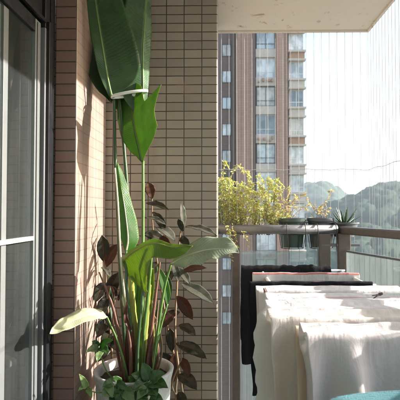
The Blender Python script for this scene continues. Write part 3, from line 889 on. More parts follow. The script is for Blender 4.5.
# ------------------------------------------------------------------ plants and pots on the railing
def tiny_leaf_mat(name, c1, c2, tr, tf=.4):
    m, nt = nodes(name)
    oi = noise_n(nt, 14, 3)
    uv = nd(nt, 'ShaderNodeUVMap'); sp = nd(nt, 'ShaderNodeSeparateXYZ'); nt.links.new(uv.outputs[0], sp.inputs[0])
    c = mixc(nt, c1, c2, sp.outputs[0])
    c = mixc(nt, c, tuple(x * .5 for x in c1), ramp(nt, oi, .5, .7, 0, .6))
    p = principled(nt, c, .5, 0, .4)
    t = nd(nt, 'ShaderNodeBsdfTranslucent'); t.inputs[0].default_value = (*tr, 1)
    mx = nd(nt, 'ShaderNodeMixShader'); mx.inputs[0].default_value = tf
    nt.links.new(p.outputs[0], mx.inputs[1]); nt.links.new(t.outputs[0], mx.inputs[2])
    finish(nt, mx.outputs[0])
    return m


TL_Y = tiny_leaf_mat('yellow_leaflets', (.40, .46, .14), (.50, .48, .17), (.62, .68, .18), .42)
TL_O = tiny_leaf_mat('orange_tinged_leaflets', (.42, .38, .10), (.46, .32, .13), (.68, .55, .15), .4)
TL_P = tiny_leaf_mat('pinkish_leaflets', (.34, .28, .12), (.46, .28, .20), (.65, .48, .22), .4)


def leaflet(mb, p, d, L, w, rnd):
    d = d.normalized()
    s = d.cross(Vector((rnd.uniform(-1, 1), rnd.uniform(-1, 1), rnd.uniform(-.3, 1)))).normalized()
    n = s.cross(d)
    u = rnd.random()
    v = [p, p + d * L * .35 + s * w + n * w * .3, p + d * L * .35 - s * w + n * w * .3, p + d * L * .7 + s * w * .75 + n * w * .1 - Vector((0, 0, L * .06)),
         p + d * L * .7 - s * w * .75 + n * w * .1 - Vector((0, 0, L * .06)), p + d * L - Vector((0, 0, L * .18)), p + d * L * .35, p + d * L * .7 - Vector((0, 0, L * .06))]
    mb.add(v, [(0, 1, 6), (0, 6, 2), (1, 3, 7, 6), (6, 7, 4, 2), (3, 5, 7), (7, 5, 4)], [(u, 0)] * 8)


def twiggy(root, stems, mats, L=.034, w=.0055, step=.011, seed=0, rad=.0022, spread=.9):
    rnd = random.Random(seed)
    st, fo = MB(), MB()
    for pts, dens in stems:
        c = catmull(pts, 22)
        st.tube(c, [rad * (1 - .7 * i / 21) for i in range(22)], 5)
        ln = sum((c[i + 1] - c[i]).length for i in range(21))
        n = int(ln / step * dens)
        for k in range(n):
            t = .12 + .88 * (k + rnd.random()) / n
            i = min(20, int(t * 21)); p = c[i].lerp(c[i + 1], t * 21 - i)
            T = (c[i + 1] - c[i]).normalized()
            d = T * rnd.uniform(.2, .9) + Vector((rnd.gauss(0, spread), rnd.gauss(0, spread * .8), rnd.gauss(0, spread * .6)))
            fo.m = rnd.randrange(len(mats))
            leaflet(fo, p, d, L * rnd.uniform(.6, 1.25), w * rnd.uniform(.7, 1.2), rnd)
    st.build('stem', M['bark'], root, smooth=True)
    fo.build('foliage', mats, root)


# long trough outside the rail with the yellow shrub
ty = RY + .05
tr_ = thing('planter_trough', 'grey planter trough behind the back rail under the yellow shrub', 'planter', (.22, RY + .08, ZR - .034))
t = MB(); ta, tb = P(222, 235, RY).x, P(274, 235, RY).x
zb_, zt_ = ZR - .034, ZR + .012
t.box((ta, RY + .038, zb_), (tb, RY + .12, zb_ + .008))
for a, b in (((ta, RY + .038, zb_ + .008), (tb, RY + .044, zt_)), ((ta, RY + .114, zb_ + .008), (tb, RY + .12, zt_)), ((ta, RY + .044, zb_ + .008), (ta + .006, RY + .114, zt_)), ((tb - .006, RY + .044, zb_ + .008), (tb, RY + .114, zt_))):
    t.box(a, b)
t.build('body', M['pot_grey'], tr_)
MB().box((ta + .007, RY + .045, zb_ + .009), (tb - .007, RY + .113, zt_ - .01)).build('soil', M['soil'], tr_)
sh = thing('yellow_shrub', 'bushy yellow green shrub with fine leaves rising above the back rail', 'shrub', (.2, RY + .065, ZR - .06))
rnd = random.Random(3)
stems = []
tips = [(224, 163), (236, 166), (247, 172), (258, 176), (268, 179), (229, 178), (240, 186), (252, 184), (262, 190), (272, 186), (276, 196), (224, 192), (234, 198), (246, 198), (257, 203), (268, 205),
        (226, 206), (238, 210), (250, 212), (262, 212), (274, 214), (280, 205), (222, 200), (231, 213), (244, 216), (256, 217), (268, 218), (284, 212), (276, 180), (222, 184), (236, 204), (251, 206)]
for (tx, tyy) in tips:
    bx = min(max(tx + rnd.uniform(-14, 14), 225), 270)
    Yt = RY + rnd.uniform(.03, .26)
    mx = (bx + tx) / 2 + rnd.uniform(-5, 5)
    my = (232 + tyy) / 2 - rnd.uniform(4, 12)
    tip2 = (tx + rnd.uniform(-8, 10), tyy + rnd.uniform(3, 11), Yt)
    stems.append(([P(bx, 235, RY + .065), P(mx, my, (RY + .065 + Yt) / 2), P(tx, tyy, Yt), P(*tip2)], 1.0))
for (ax_, ay_, bx_, by_) in ((230, 228, 231, 262), (228, 224, 229, 244), (233, 226, 236, 250), (243, 230, 248, 245)):
    stems.append(([P(ax_, 226, RY + .04), P(ax_ - 1, ay_ + 2, RY - .04), P((ax_ + bx_) / 2 + 1, (ay_ + by_) / 2, RY - .05), P(bx_, by_, RY - .045)], .7))
for k in range(52):
    tx, tyy = 219 + 74 * rnd.random() ** 1.5, rnd.uniform(178, 221)
    bx = min(max(tx + rnd.uniform(-16, 10), 223), 272); Yt = RY + rnd.uniform(.05, .34)
    stems.append(([P(bx, 235, RY + .065), P((bx + tx) / 2 - rnd.uniform(-8, 8), (232 + tyy) / 2 - rnd.uniform(2, 14), (RY + .065 + Yt) / 2), P(tx, tyy, Yt), P(tx + rnd.uniform(-18, 18), tyy + rnd.uniform(0, 12), Yt)], rnd.uniform(.45, 1.0)))
twiggy(sh, stems, [TL_Y, TL_Y, TL_Y, TL_O], .031, .0050, .0078, 5, spread=1.0)


def hung_pot(x0, x1, ytop, ybot, Y, mat, label, blabel, cat='plant pot'):
    a, b = P(x0, ytop, Y), P(x1, ytop, Y)
    r = (b.x - a.x) / 2; cx = (a.x + b.x) / 2; zt = a.z; zb = P(x0, ybot, Y).z
    t = thing('flower_pot', label, cat, (cx, Y, zb), 'pots hung on the back rail')
    h = zt - zb
    MB().lathe([(0, zb), (r * .74, zb), (r * .92, zt - .03), (r * .93, zt - .026), (r, zt - .026), (r * 1.01, zt - .003), (r * .95, zt), (r * .9, zt - .02)], (cx, Y, 0), 44).build('body', mat, t, smooth=False, angle=40)
    MB().lathe([(0, zt - .022), (r * .5, zt - .018), (r * .9, zt - .024)], (cx, Y, 0), 30).build('soil', M['soil'], t, smooth=True)
    # wire basket
    k = thing('pot_basket', blabel, 'basket', (cx, Y, zb - .004), 'wire baskets hooked over the back rail')
    w = MB()
    for z, q in ((zb - .006, .80), (zb + h * .45, .95), (zt - .035, 1.06)):
        w.tube([(cx + r * q * math.cos(s), Y + r * q * math.sin(s), z) for s in [2 * math.pi * i / 36 for i in range(36)]], .0028, 6, closed=True)
    for i in range(8):
        s = 2 * math.pi * (i + .5) / 8
        w.tube([(cx + r * .80 * math.cos(s), Y + r * .80 * math.sin(s), zb - .006), (cx + r * .95 * math.cos(s), Y + r * .95 * math.sin(s), zb + h * .45), (cx + r * 1.06 * math.cos(s), Y + r * 1.06 * math.sin(s), zt - .035)], .0025, 6)
    w.build('rings', M['black_wire'], k)
    for sx in (-.62, .62):
        hx = cx + sx * r
        yb = Y - r * 1.06 * math.sqrt(1 - min(.95, (sx / 1.06) ** 2))
        MB().tube(catmull([(hx, yb, zt - .035), (hx, RY + .042, ZR + .01), (hx, RY + .02, ZR + .037), (hx, RY - .02, ZR + .037), (hx, RY - .042, ZR), (hx, RY - .044, ZR - .05), (hx, RY - .04, ZR - .12)], 26), .0035, 6).build('hook', M['black_wire'], k, smooth=True)
    return t, cx, zt, r


PYY = RY + .145
t1, c1, z1_, r1 = hung_pot(278, 306, 218, 247, PYY, M['pot_green'], 'dull green flower pot hung on the back rail beside the yellow shrub', 'black wire basket holding the dull green pot')
t2, c2, z2_, r2 = hung_pot(307, 335, 217.5, 247, PYY, M['pot_grey'], 'dark grey flower pot on the back rail between green pot and aloe', 'black wire basket holding the dark grey pot')
for (cx, zt, r, label, tipl, sd, L) in ((c1, z1_, r1, 'sparse pinkish yellow plant growing in the dull green pot',
                                      [(276, 192), (282, 198), (289, 191), (296, 196), (304, 194), (308, 204), (274, 206), (286, 206), (299, 207), (292, 202)], 11, .03),
                                     (c2, z2_, r2, 'low pinkish yellow plant growing in the dark grey pot',
                                      [(309, 199), (314, 205), (321, 207), (327, 211), (332, 191), (318, 209), (306, 208), (324, 204), (329, 208)], 12, .026)):
    pl = thing('potted_plant', label, 'plant', (cx, PYY, zt - .02))
    ss = []
    rr = random.Random(sd)
    for tx, tyy in tipl:
        b = Vector((cx + rr.uniform(-.5, .5) * r, PYY + rr.uniform(-.4, .4) * r, zt - .02))
        tp = P(tx, tyy, PYY + rr.uniform(-.07, .08))
        ss.append(([b, b.lerp(tp, .55) + Vector((rr.uniform(-.012, .012), 0, .012)), tp, tp + Vector((rr.uniform(-.02, .02), 0, -.012))], .75))
    twiggy(pl, ss, [TL_P, TL_O], L, .0055, .011, sd, .0016)

# aloe at the rail corner
ay = RY + .11
ac = P(344, 223, ay)
ap = thing('flower_pot', 'shallow dark pot at the railing corner holding the spiky aloe', 'plant pot', (ac.x, ay, ac.z - .10))
MB().lathe([(0, -.10), (.07, -.10), (.10, -.004), (.108, -.004), (.108, .006), (.098, .006), (.094, -.012)], (ac.x, ay, ac.z), 40).build('body', M['pot_grey'], ap, angle=40)
MB().lathe([(0, -.012), (.05, -.01), (.096, -.014)], (ac.x, ay, ac.z), 30).build('soil', M['soil'], ap, smooth=True)
al = thing('aloe', 'spiky dark green aloe in a shallow pot at the railing corner', 'plant', (ac.x, ay, ac.z - .01))
ALM = simple('aloe_green', (.06, .11, .055), .42, 0, .3, 30, .25, 80)
rnd = random.Random(21)
for k in range(17):
    q = k * 2.4; el = R(78 - k * 3.6)
    L = .125 * rnd.uniform(.85, 1.15)
    d = Vector((math.cos(q) * math.cos(el), math.sin(q) * math.cos(el), math.sin(el)))
    b = Vector((ac.x, ay, ac.z - .012)) + Vector((math.cos(q), math.sin(q), 0)) * .014
    c = [b + d * L * s + Vector((math.cos(q), math.sin(q), 0)) * .02 * s * s * (1 if k % 3 else -.4) + Vector((0, 0, .012 * s * s)) for s in np.linspace(0, 1, 10)]
    MB().tube(c, [.0125 * (1 - s) ** .75 + .0006 for s in np.linspace(0, 1, 10)], 8, .42, up=(-math.sin(q), math.cos(q), 0)).build('leaf', ALM, al, smooth=True)

# ------------------------------------------------------------------ drying rack and washing
ZB = EYE.z - .375
rk = thing('drying_rack', 'white folding drying rack loaded with washing beside the railing', 'drying rack', (.46, 2.0, 0))
bars = [2.74, 2.50, 2.2, 2.09, 1.97, 1.90, 1.77, 1.72, 1.58, 1.53, 1.41, 1.325, 1.215]
XL, XRr = .15, .79
for y in bars:
    MB().tube([(XL + (.11 if y < 1.34 else .06), y, ZB), (XRr, y, ZB)], .006, 10).build('bar', M['white_paint'], rk, smooth=True)
for x in (XL + .12, XRr - .02):
    MB().tube([(x, 1.3, ZB - .012), (x, 2.74, ZB - .012)], .009, 10).build('side_frame', M['white_paint'], rk, smooth=True)
    MB().tube([(x + .012, 1.35, ZB - .015), (x + .012, 2.55, .012)], .009, 10).build('leg', M['white_paint'], rk, smooth=True)
    MB().tube([(x - .012, 2.65, ZB - .015), (x - .012, 1.45, .012)], .009, 10).build('leg', M['white_paint'], rk, smooth=True)
for y in (2.55, 1.45):
    MB().tube([(XL + .12, y, .02), (XRr - .02, y, .02)], .008, 10).build('foot_bar', M['white_paint'], rk, smooth=True)

WG = 'washing draped over the drying rack'


def drape(name, label, cat, mat, ybar, x0, x1, front, back, seed=0, amp=.014, freq=9, r=.012, z0=None, nx=70, thick=.003, top=.004, slant=0.0, edge=.012, hem=.02, belly=0.0, span=0.0, rag=.005):
    rnd = random.Random(seed)
    z0 = ZB + .007 if z0 is None else z0
    ph = [rnd.uniform(0, 6.28) for _ in range(6)]
    ns = 64
    arc = r * math.pi / 2 + span / 2                     # over one bar, or flat across two
    v, f, uv = [], [], []
    off = rnd.uniform(0, 90)
    for i in range(nx):
        u = i / (nx - 1)
        fr = (front(u) if callable(front) else front) + hem * noise.noise((u * 3 + off, 0, 1))
        bk = (back(u) if callable(back) else back) + hem * noise.noise((u * 3 + off, 5, 1))
        for j in range(ns):
            q = j / (ns - 1)
            if q < .30: s = -bk + (bk - arc) * (q / .30)
            elif q > .55: s = arc + (fr - arc) * ((q - .55) / .45)
            else: s = -arc + 2 * arc * ((q - .30) / .25)
            x = x0 + (x1 - x0) * u
            h = span / 2
            if abs(s) <= h:
                y = ybar - s; z = z0 + r - (.010 * (1 - (s / h) ** 2) if h else 0) + .007 * noise.noise((x * 7 + off, s * 25, 3)) * (1 - (s / h) ** 2 if h else 0); dn = 0
            elif abs(s) <= arc:
                a_ = (abs(s) - h) / r
                y = ybar - math.copysign(h + r * math.sin(a_), s); z = z0 + r * math.cos(a_); dn = 0
            else:
                dn = abs(s) - arc
                y = ybar - math.copysign(r + h, s); z = z0 - dn
            g = min(1, dn / .30) ** .8
            w = (math.sin(x * freq * 6.283 + ph[0] + 1.2 * math.sin(x * 11 + ph[1])) + .6 * math.sin(x * freq * 2.3 * 2.9 + ph[2])
                 + .9 * noise.noise((x * 14 + off, dn * 2.2, 0)))
            y -= math.copysign(1, s if s else 1) * (amp * g * (w + .9) + belly * g)
            y += .006 * g * noise.noise((x * 30 + off, dn * 9, 4))
            z += top * (noise.noise((x * 9 + off, 2, 0)) + .35 * noise.noise((x * 29 + off, 9, 0))) * (1 - .6 * g)
            x += edge * g * noise.noise((u * 2 + off, dn * 5, 7)) + slant * dn + .004 * noise.noise((dn * 12, u * 9 + off, 2)) + rag * noise.noise((s * 6, off, 11 + (u > .5))) * abs(2 * u - 1) ** 3
            v.append((x, y, z)); uv.append((x, s))
    for i in range(nx - 1):
        for j in range(ns - 1):
            f.append((i * ns + j, i * ns + j + 1, (i + 1) * ns + j + 1, (i + 1) * ns + j))
    o = MB().add(v, f, uv).build(name, mat, smooth=True, origin=((x0 + x1) / 2, ybar, z0))
    s = o.modifiers.new('thick', 'SOLIDIFY'); s.thickness = thick; s.offset = 0
    s = o.modifiers.new('sub', 'SUBSURF'); s.levels = 1; s.render_levels = 1
    tag(o, label, cat, WG)
    return o


CM_ = {
    'black': cloth_mat('black_cloth', (.006, .006, .007), .02, 500, .5, var=.3),
    'navy': cloth_mat('blackish_navy_cloth', (.007, .007, .011), .02, 500, .5, var=.3),
    'white': cloth_mat('white_cotton', (.83, .80, .79), .4, 420, .35),
    'pinkstripe': cloth_mat('white_cotton_pink_hem', (.80, .79, .78), .38, 420, .35, stripe=[(.004, .016, (.62, .25, .21)), (.05, .06, (.7, .55, .52))]),
    'rose': cloth_mat('white_cotton_rose_band', (.80, .78, .77), .4, 420, .35, stripe=[(-.012, .012, (.66, .50, .50))]),
    'cream': cloth_mat('cream_cotton', (.82, .77, .72), .42, 380, .4),
    'beige': cloth_mat('beige_cotton', (.74, .62, .50), .4, 380, .4),
    'grey': cloth_mat('pale_grey_sheet', (.77, .70, .685), .3, 300, .5),
}
drape('trousers', 'lumpy black trousers on the farthest bar of the drying rack', 'trousers', CM_['black'], 2.74, .135, .70,
      lambda u: .62 if u < .4 else .5, .5, 1, .016, 7, .022, top=.030, thick=.006)
drape('shirt', 'white shirt with a pink hem between two black garments on the rack', 'shirt', CM_['pinkstripe'], 2.50, .19, .80, .36, .4, 2, .010, 8, top=.006)
drape('trousers', 'smooth black trousers with a long leg at the rack left end', 'trousers', CM_['navy'], 2.2, .150, .775,
      lambda u: .57 if u < .38 else .45, .4, 3, .014, 7, .009, top=.006, thick=.005, edge=.02)
drape('towel', 'plain white towel just in front of the smooth black trousers', 'towel', CM_['white'], 2.03, .172, .86, .60, .45, 4, .012, 9, .009, top=.004, slant=.01, span=.12)
drape('pillowcase', 'white pillowcase with a faint rose band along its fold', 'pillowcase', CM_['rose'], 1.835, .195, .87, .5, .45, 5, .012, 8, .009, top=.005, span=.13)
sh_ = drape('shirt', 'white shirt with a drooping sleeve just behind the cream cloth', 'shirt', CM_['white'], 1.65, .180, .89, .62, .45, 6, .016, 7, .012, top=.008, z0=ZB + .012, span=.14)
sl = MB()
c = catmull([(.205, 1.585, ZB + .018), (.176, 1.565, ZB - .03), (.166, 1.56, ZB - .14), (.172, 1.555, ZB - .26), (.163, 1.55, ZB - .37)], 24)
sl.tube(c, [.030 + .020 * math.sin(min(1, i / 8) * 1.57) - .012 * i / 23 + .004 * math.sin(i * 1.7) for i in range(24)], 14, .35, up=(1, 0, 0))
sl.build('sleeve', CM_['white'], sh_, smooth=True)
drape('cloth', 'cream cotton cloth hanging in long folds left of the grey sheet', 'cloth', CM_['cream'], 1.47, .165, .88, .75, .5, 7, .030, 11, .012, top=.010, edge=.02, z0=ZB + .018, span=.12)
drape('cloth', 'narrow beige cloth hanging between cream cloth and grey sheet', 'cloth', CM_['beige'], 1.37, .238, .36, .7, .3, 8, .016, 12, .010, top=.008, z0=ZB + .002)
drape('bed_sheet', 'large pale grey bed sheet on the nearest rack bar with soft folds', 'bed sheet', CM_['grey'], 1.27, .240, .92, .80, .5, 9, .032, 5.2, .018, top=.008, slant=.05, edge=.03, nx=110, z0=ZB + .018, span=.10)


def peg(c, m1, m2, label, ang=0.0, sc=1.0):
    t = thing('clothes_peg', label, 'clothes peg', c, 'clothes pegs on the drying rack')
    for s in (-1, 1):
        b = MB()
        prof = [(-.006, .0), (-.009, .018), (-.0045, .03), (-.011, .062), (-.007, .064), (.0, .034), (-.001, .0)]
        vs = [Vector((s * a * sc, -.005 * sc, -h * sc)) for a, h in prof] + [Vector((s * a * sc, .005 * sc, -h * sc)) for a, h in prof]
        n = len(prof)
        fs = [tuple(range(n)), tuple(reversed(range(n, 2 * n)))] + [(i, i + n, (i + 1) % n + n, (i + 1) % n) for i in range(n)]
        rot = Matrix.Rotation(ang, 3, 'Y')
        b.add([rot @ q + Vector(c) for q in vs], fs).build('arm', m1 if s < 0 else m2, t, bevel=.001)
    rot = Matrix.Rotation(ang, 3, 'Y')
    MB().tube([Vector(c) + rot @ Vector((0, -.008, -.032)) * sc, Vector(c) + rot @ Vector((0, .008, -.032)) * sc], .006 * sc, 10).build('spring', M['alu'], t)


pp = P(264, 288, 1.97)
peg((pp.x, 1.952, ZB + .028), M['peg_pink'], M['peg_red'], 'pale pink clothes peg with a dark red arm at the rack left end', -.35, 1.0)
pp = P(374, 288, 1.9)
peg((pp.x, 1.80, ZB + .035), M['peg_brown'], M['peg_brown'], 'dark brown clothes peg at the rack right end by the railing', 1.2, .7)

# ------------------------------------------------------------------ teal chair in front
ch = thing('chair', 'chair with a teal waffle weave back in front of the grey sheet', 'chair', (.52, .8, 0))


def teal_mat():
    m, nt = nodes('teal_waffle_weave')
    uv = nd(nt, 'ShaderNodeUVMap')
    vo = nd(nt, 'ShaderNodeTexVoronoi'); vo.inputs['Scale'].default_value = 330; vo.inputs['Randomness'].default_value = .25
    nt.links.new(uv.outputs[0], vo.inputs['Vector'])
    c = mixc(nt, (.20, .42, .46), (.09, .26, .30), ramp(nt, vo.outputs['Distance'], .2, .75))
    c = mixc(nt, c, (.2, .42, .45), ramp(nt, noise_n(nt, 40, 3), .5, .8, 0, .4))
    h = ramp(nt, vo.outputs['Distance'], .1, .7, 1, 0)
    finish(nt, principled(nt, c, .85, 0, .3, bump(nt, h, .9, .004)).outputs[0])
    return m


M['teal'] = teal_mat()
bk = MB()
v, f, uv = [], [], []
nx, nz = 40, 16
bx0, bx1 = .205, .80
zt = EYE.z - .386
for side in (0, 1):
    for i in range(nx):
        u = i / (nx - 1)
        for j in range(nz):
            w = j / (nz - 1)
            x = bx0 + (bx1 - bx0) * u
            e_ = abs(2 * u - 1)
            ztop = zt - .022 * e_ ** 14 - .001 * e_
            z = .46 + (ztop - .46) * w
            yy = .90 + .045 * e_ ** 2 * -1 + .05 * w
            th = .014 * (1 - (2 * w - 1) ** 12) ** .5 * (1 - e_ ** 14) ** .5
            v.append((x, yy + (th if side else -th), z)); uv.append((x, z))
n1 = nx * nz
for i in range(nx - 1):
    for j in range(nz - 1):
        a, b, c, d = i * nz + j, (i + 1) * nz + j, (i + 1) * nz + j + 1, i * nz + j + 1
        f.append((a, b, c, d)); f.append((n1 + d, n1 + c, n1 + b, n1 + a))
bk.add(v, f, uv).build('backrest', M['teal'], ch, smooth=True)
MB().box((bx0 + .02, .46, .41), (bx1 - .02, .92, .45)).build('seat', M['teal'], ch, bevel=.015, seg=3)
for x in (bx0 + .03, bx1 - .03):
    MB().tube([(x, .5, .005), (x, .5, .41)], .012, 10).build('leg', M['black_wire'], ch, smooth=True)
    MB().tube([(x, .95, .005), (x, .915, .46), (x, .93, .62)], .012, 10).build('leg', M['black_wire'], ch, smooth=True)

# ------------------------------------------------------------------ tower block across the way
TY = 44.0
S = TY / FPX
tw = thing('tower_block', 'tall pinkish brown tiled apartment tower with columns of windows beyond the railing', 'building', (4, TY, -36))


def fac_mat(name, c, var, axis_stripes=0):
    m, nt = nodes(name)
    tc = nd(nt, 'ShaderNodeTexCoord')
    b = nd(nt, 'ShaderNodeTexBrick'); b.offset = 0
    sp = nd(nt, 'ShaderNodeSeparateXYZ'); nt.links.new(tc.outputs['Object'], sp.inputs[0])
    cb = nd(nt, 'ShaderNodeCombineXYZ'); nt.links.new(math_n(nt, 'ADD', sp.outputs[0], sp.outputs[1]), cb.inputs[0]); nt.links.new(sp.outputs[2], cb.inputs[1])
    nt.links.new(cb.outputs[0], b.inputs['Vector'])
    b.inputs['Scale'].default_value = 1; b.inputs['Brick Width'].default_value = .5; b.inputs['Row Height'].default_value = .25; b.inputs['Mortar Size'].default_value = .015
    b.inputs['Color1'].default_value = (*c, 1); b.inputs['Color2'].default_value = (*[x * (1 - var) for x in c], 1); b.inputs['Mortar'].default_value = (*[x * .7 for x in c], 1)
    n = ramp(nt, noise_n(nt, 1.5, 6, .65, stretch(nt, (1, 1, .12))), .45, .75, 0, .3)
    col = mixc(nt, b.outputs['Color'], tuple(x * .5 for x in c), n)
    finish(nt, principled(nt, col, .6, 0, .4).outputs[0])
    return m


M['t_pink'] = fac_mat('pink_brown_facade', (.41, .262, .20), .12)
M['t_brown'] = fac_mat('brown_facade', (.15, .10, .085), .12)
M['t_cream'] = simple('cream_spandrel', (.46, .41, .36), .8, 0, .2, 3)
M['t_rust'] = simple('rust_stain_paint', (.32, .20, .13), .8, 0, .4, 5)
M['t_frame'] = simple('pale_window_frame', (.60, .62, .62), .5, 0, .05, 3)
M['t_frame_d'] = simple('dark_window_frame', (.06, .055, .055), .5, 0, .1, 3)


def pane_mat(name, c):
    m, nt = nodes(name)
    f = noise_n(nt, .9, 3, .5, stretch(nt, (1.7, 1, 1.1)))
    col = mixc(nt, c, tuple(x * .55 for x in c), ramp(nt, f, .42, .6))
    p = principled(nt, col, .08, 0, .9)
    p.inputs['Coat Weight'].default_value = .6
    finish(nt, p.outputs[0])
    return m


M['pane'] = pane_mat('sky_pale_pane', (.46, .52, .55))  # pale blue-grey colour stands in for sky reflected in the glass
M['pane_d'] = pane_mat('dim_pane', (.16, .20, .23))
M['pane_w'] = pane_mat('white_curtained_pane', (.66, .68, .68))
M['pane_b'] = pane_mat('beige_curtained_pane', (.50, .46, .40))
PANES = [M['pane'], M['pane_w'], M['pane'], M['pane_d'], M['pane_b'], M['pane_w']]
X = lambda px: (px - 219.75) * S
ZT_, ZB_ = 30, -36
MB().box((-9, TY + .6, ZB_), (X(236), TY + 12, ZT_)).build('wall', M['t_brown'], tw)          # set back wing (left)
MB().box((X(236), TY + .0, ZB_), (X(254.5), TY + 12, ZT_)).build('wall', M['t_pink'], tw)
MB().box((X(254.5), TY + .45, ZB_), (X(277), TY + 12, ZT_)).build('wall', M['t_brown'], tw)
MB().box((X(277), TY - .05, ZB_), (X(287.5), TY + 12, ZT_)).build('wall', M['t_pink'], tw)
MB().box((X(287.5), TY + .3, ZB_), (X(304.5), TY + 12, ZT_)).build('wall', M['t_brown'], tw)
MB().box((-9, TY - .2, ZT_), (X(305), TY + 12, ZT_ + .8)).build('parapet', M['t_cream'], tw)
for px in (239, 243, 247.5, 251.5):
    MB().box((X(px) - .05, TY - .12, ZB_), (X(px) + .05, TY - .002, ZT_)).build('fin', M['t_pink'], tw)
for px in (233.6, 254.2, 277.6, 286.8):
    MB().box((X(px) - .09, TY - .2, ZB_), (X(px) + .09, TY + .599, ZT_)).build('fin', M['t_brown'] if px < 270 else M['t_pink'], tw)


def window(x0, x1, z0, z1, yf, nv, trans, fm, pm):
    w = MB(); b = .07
    w.box((x0, yf - .08, z0), (x0 + b, yf, z1)); w.box((x1 - b, yf - .08, z0), (x1, yf, z1))
    w.box((x0 + b, yf - .08, z0), (x1 - b, yf, z0 + b)); w.box((x0 + b, yf - .08, z1 - b), (x1 - b, yf, z1))
    for i in range(1, nv):
        xm = x0 + (x1 - x0) * i / nv
        w.box((xm - .03, yf - .075, z0 + b), (xm + .03, yf - .002, z1 - b))
    if trans:
        zm = z0 + (z1 - z0) * trans
        xs = [x0 + b] + [x0 + (x1 - x0) * i / nv for i in range(1, nv)] + [x1 - b]
        for i in range(nv):
            w.box((xs[i] + (.03 if i else 0), yf - .07, zm - .03), (xs[i + 1] - (.03 if i < nv - 1 else 0), yf - .004, zm + .03))
    fr = w.build('window', fm, tw)
    MB().box((x0 + b + .001, yf - .035, z0 + b + .001), (x1 - b - .001, yf - .015, z1 - b - .001)).build('pane', pm, fr)


SH = 2.97
HZ = 211.0
rnd = random.Random(5)
Z = lambda py: EYE.z + (HZ - py) * S
for k in range(-7, 8):
    # left column of small windows
    zc_ = EYE.z + (HZ - 129.5) * (TY + .6) / FPX * 1.0 + k * 2.78
    if ZB_ + 3 < zc_ < ZT_ - 1:
        xa, xb = (222 - 219.75) * S, (231.5 - 219.75) * S
        window(xa, xb, zc_ - .65, zc_ + .65, TY + .598, 2, 0, M['t_frame_d'], PANES[(k * 5 + 13) % 6])
    # middle column of wide windows
    zt_ = Z(114) + k * SH
    if -7 <= k <= 5:
        window(X(256.8), X(275.8), zt_ - 2.05, zt_, TY + .40, 2, .28, M['t_frame_d'] if k % 2 else M['t_frame'], PANES[(k * 7 + 15) % 6])
        MB().box((X(256), TY + .05, zt_ - 2.95), (X(276.4), TY + .449, zt_ - 2.1)).build('spandrel', M['t_cream'], tw)
        if k % 2 == 0:
            for q in range(4):
                s_ = MB()
                bx = X(258 + q * 4.2 + rnd.uniform(0, 1.5)); bz = zt_ - 2.85 + rnd.uniform(.05, .3)
                s_.box((bx, TY - .25, bz), (bx + rnd.uniform(.15, .4), TY + .048, bz + rnd.uniform(.1, .4)))
                s_.build('flower_box', M['t_rust'], tw)
    # right bay with slabs
    zt_ = Z(118) + k * SH * .985
    if -7 <= k <= 5:
        window(X(289.5), X(304.3), zt_ - 1.75, zt_, TY + .25, 2, .3, M['t_frame'], PANES[(k * 11 + 16) % 6])
        MB().box((X(288.6), TY - .35, zt_ + .05), (X(305.8), TY + .295, zt_ + .22)).build('slab', M['t_cream'], tw)
        MB().box((X(288.6), TY - .35, zt_ - 2.0), (X(305.8), TY + .295, zt_ - 1.80)).build('slab', M['t_cream'], tw)
        MB().box((X(289.2), TY - .15, zt_ - 2.68), (X(305), TY + .296, zt_ - 2.02)).build('spandrel', M['t_rust'] if k % 3 == 0 else M['t_cream'], tw)

# ------------------------------------------------------------------ ground and wooded hills
GZ = -36.0
HAZE = .0005
g = MB()
n = 24
vs = [Vector((-1900 + 3800 * i / n, -1900 + 3800 * j / n, GZ)) for i in range(n + 1) for j in range(n + 1)]
g.add(vs, [(i * (n + 1) + j, (i + 1) * (n + 1) + j, (i + 1) * (n + 1) + j + 1, i * (n + 1) + j + 1) for i in range(n) for j in range(n)])
M['ground'] = simple('park_ground', (.21, .21, .175), .95, 0, .4, .02)
tag(g.build('ground', M['ground'], origin=(0, 0, GZ)), kind='structure')


def wood_mat(name, a, b):
    m, nt = nodes(name)
    c = mixc(nt, a, b, ramp(nt, noise_n(nt, .08, 5, .6), .35, .7))
    c = mixc(nt, c, tuple(x * .4 for x in a), ramp(nt, noise_n(nt, .9, 4, .7), .5, .7, 0, .6))
    finish(nt, principled(nt, c, .85, 0, .2, bump(nt, noise_n(nt, 1.2, 5, .7), .8, .8)).outputs[0])
    return m


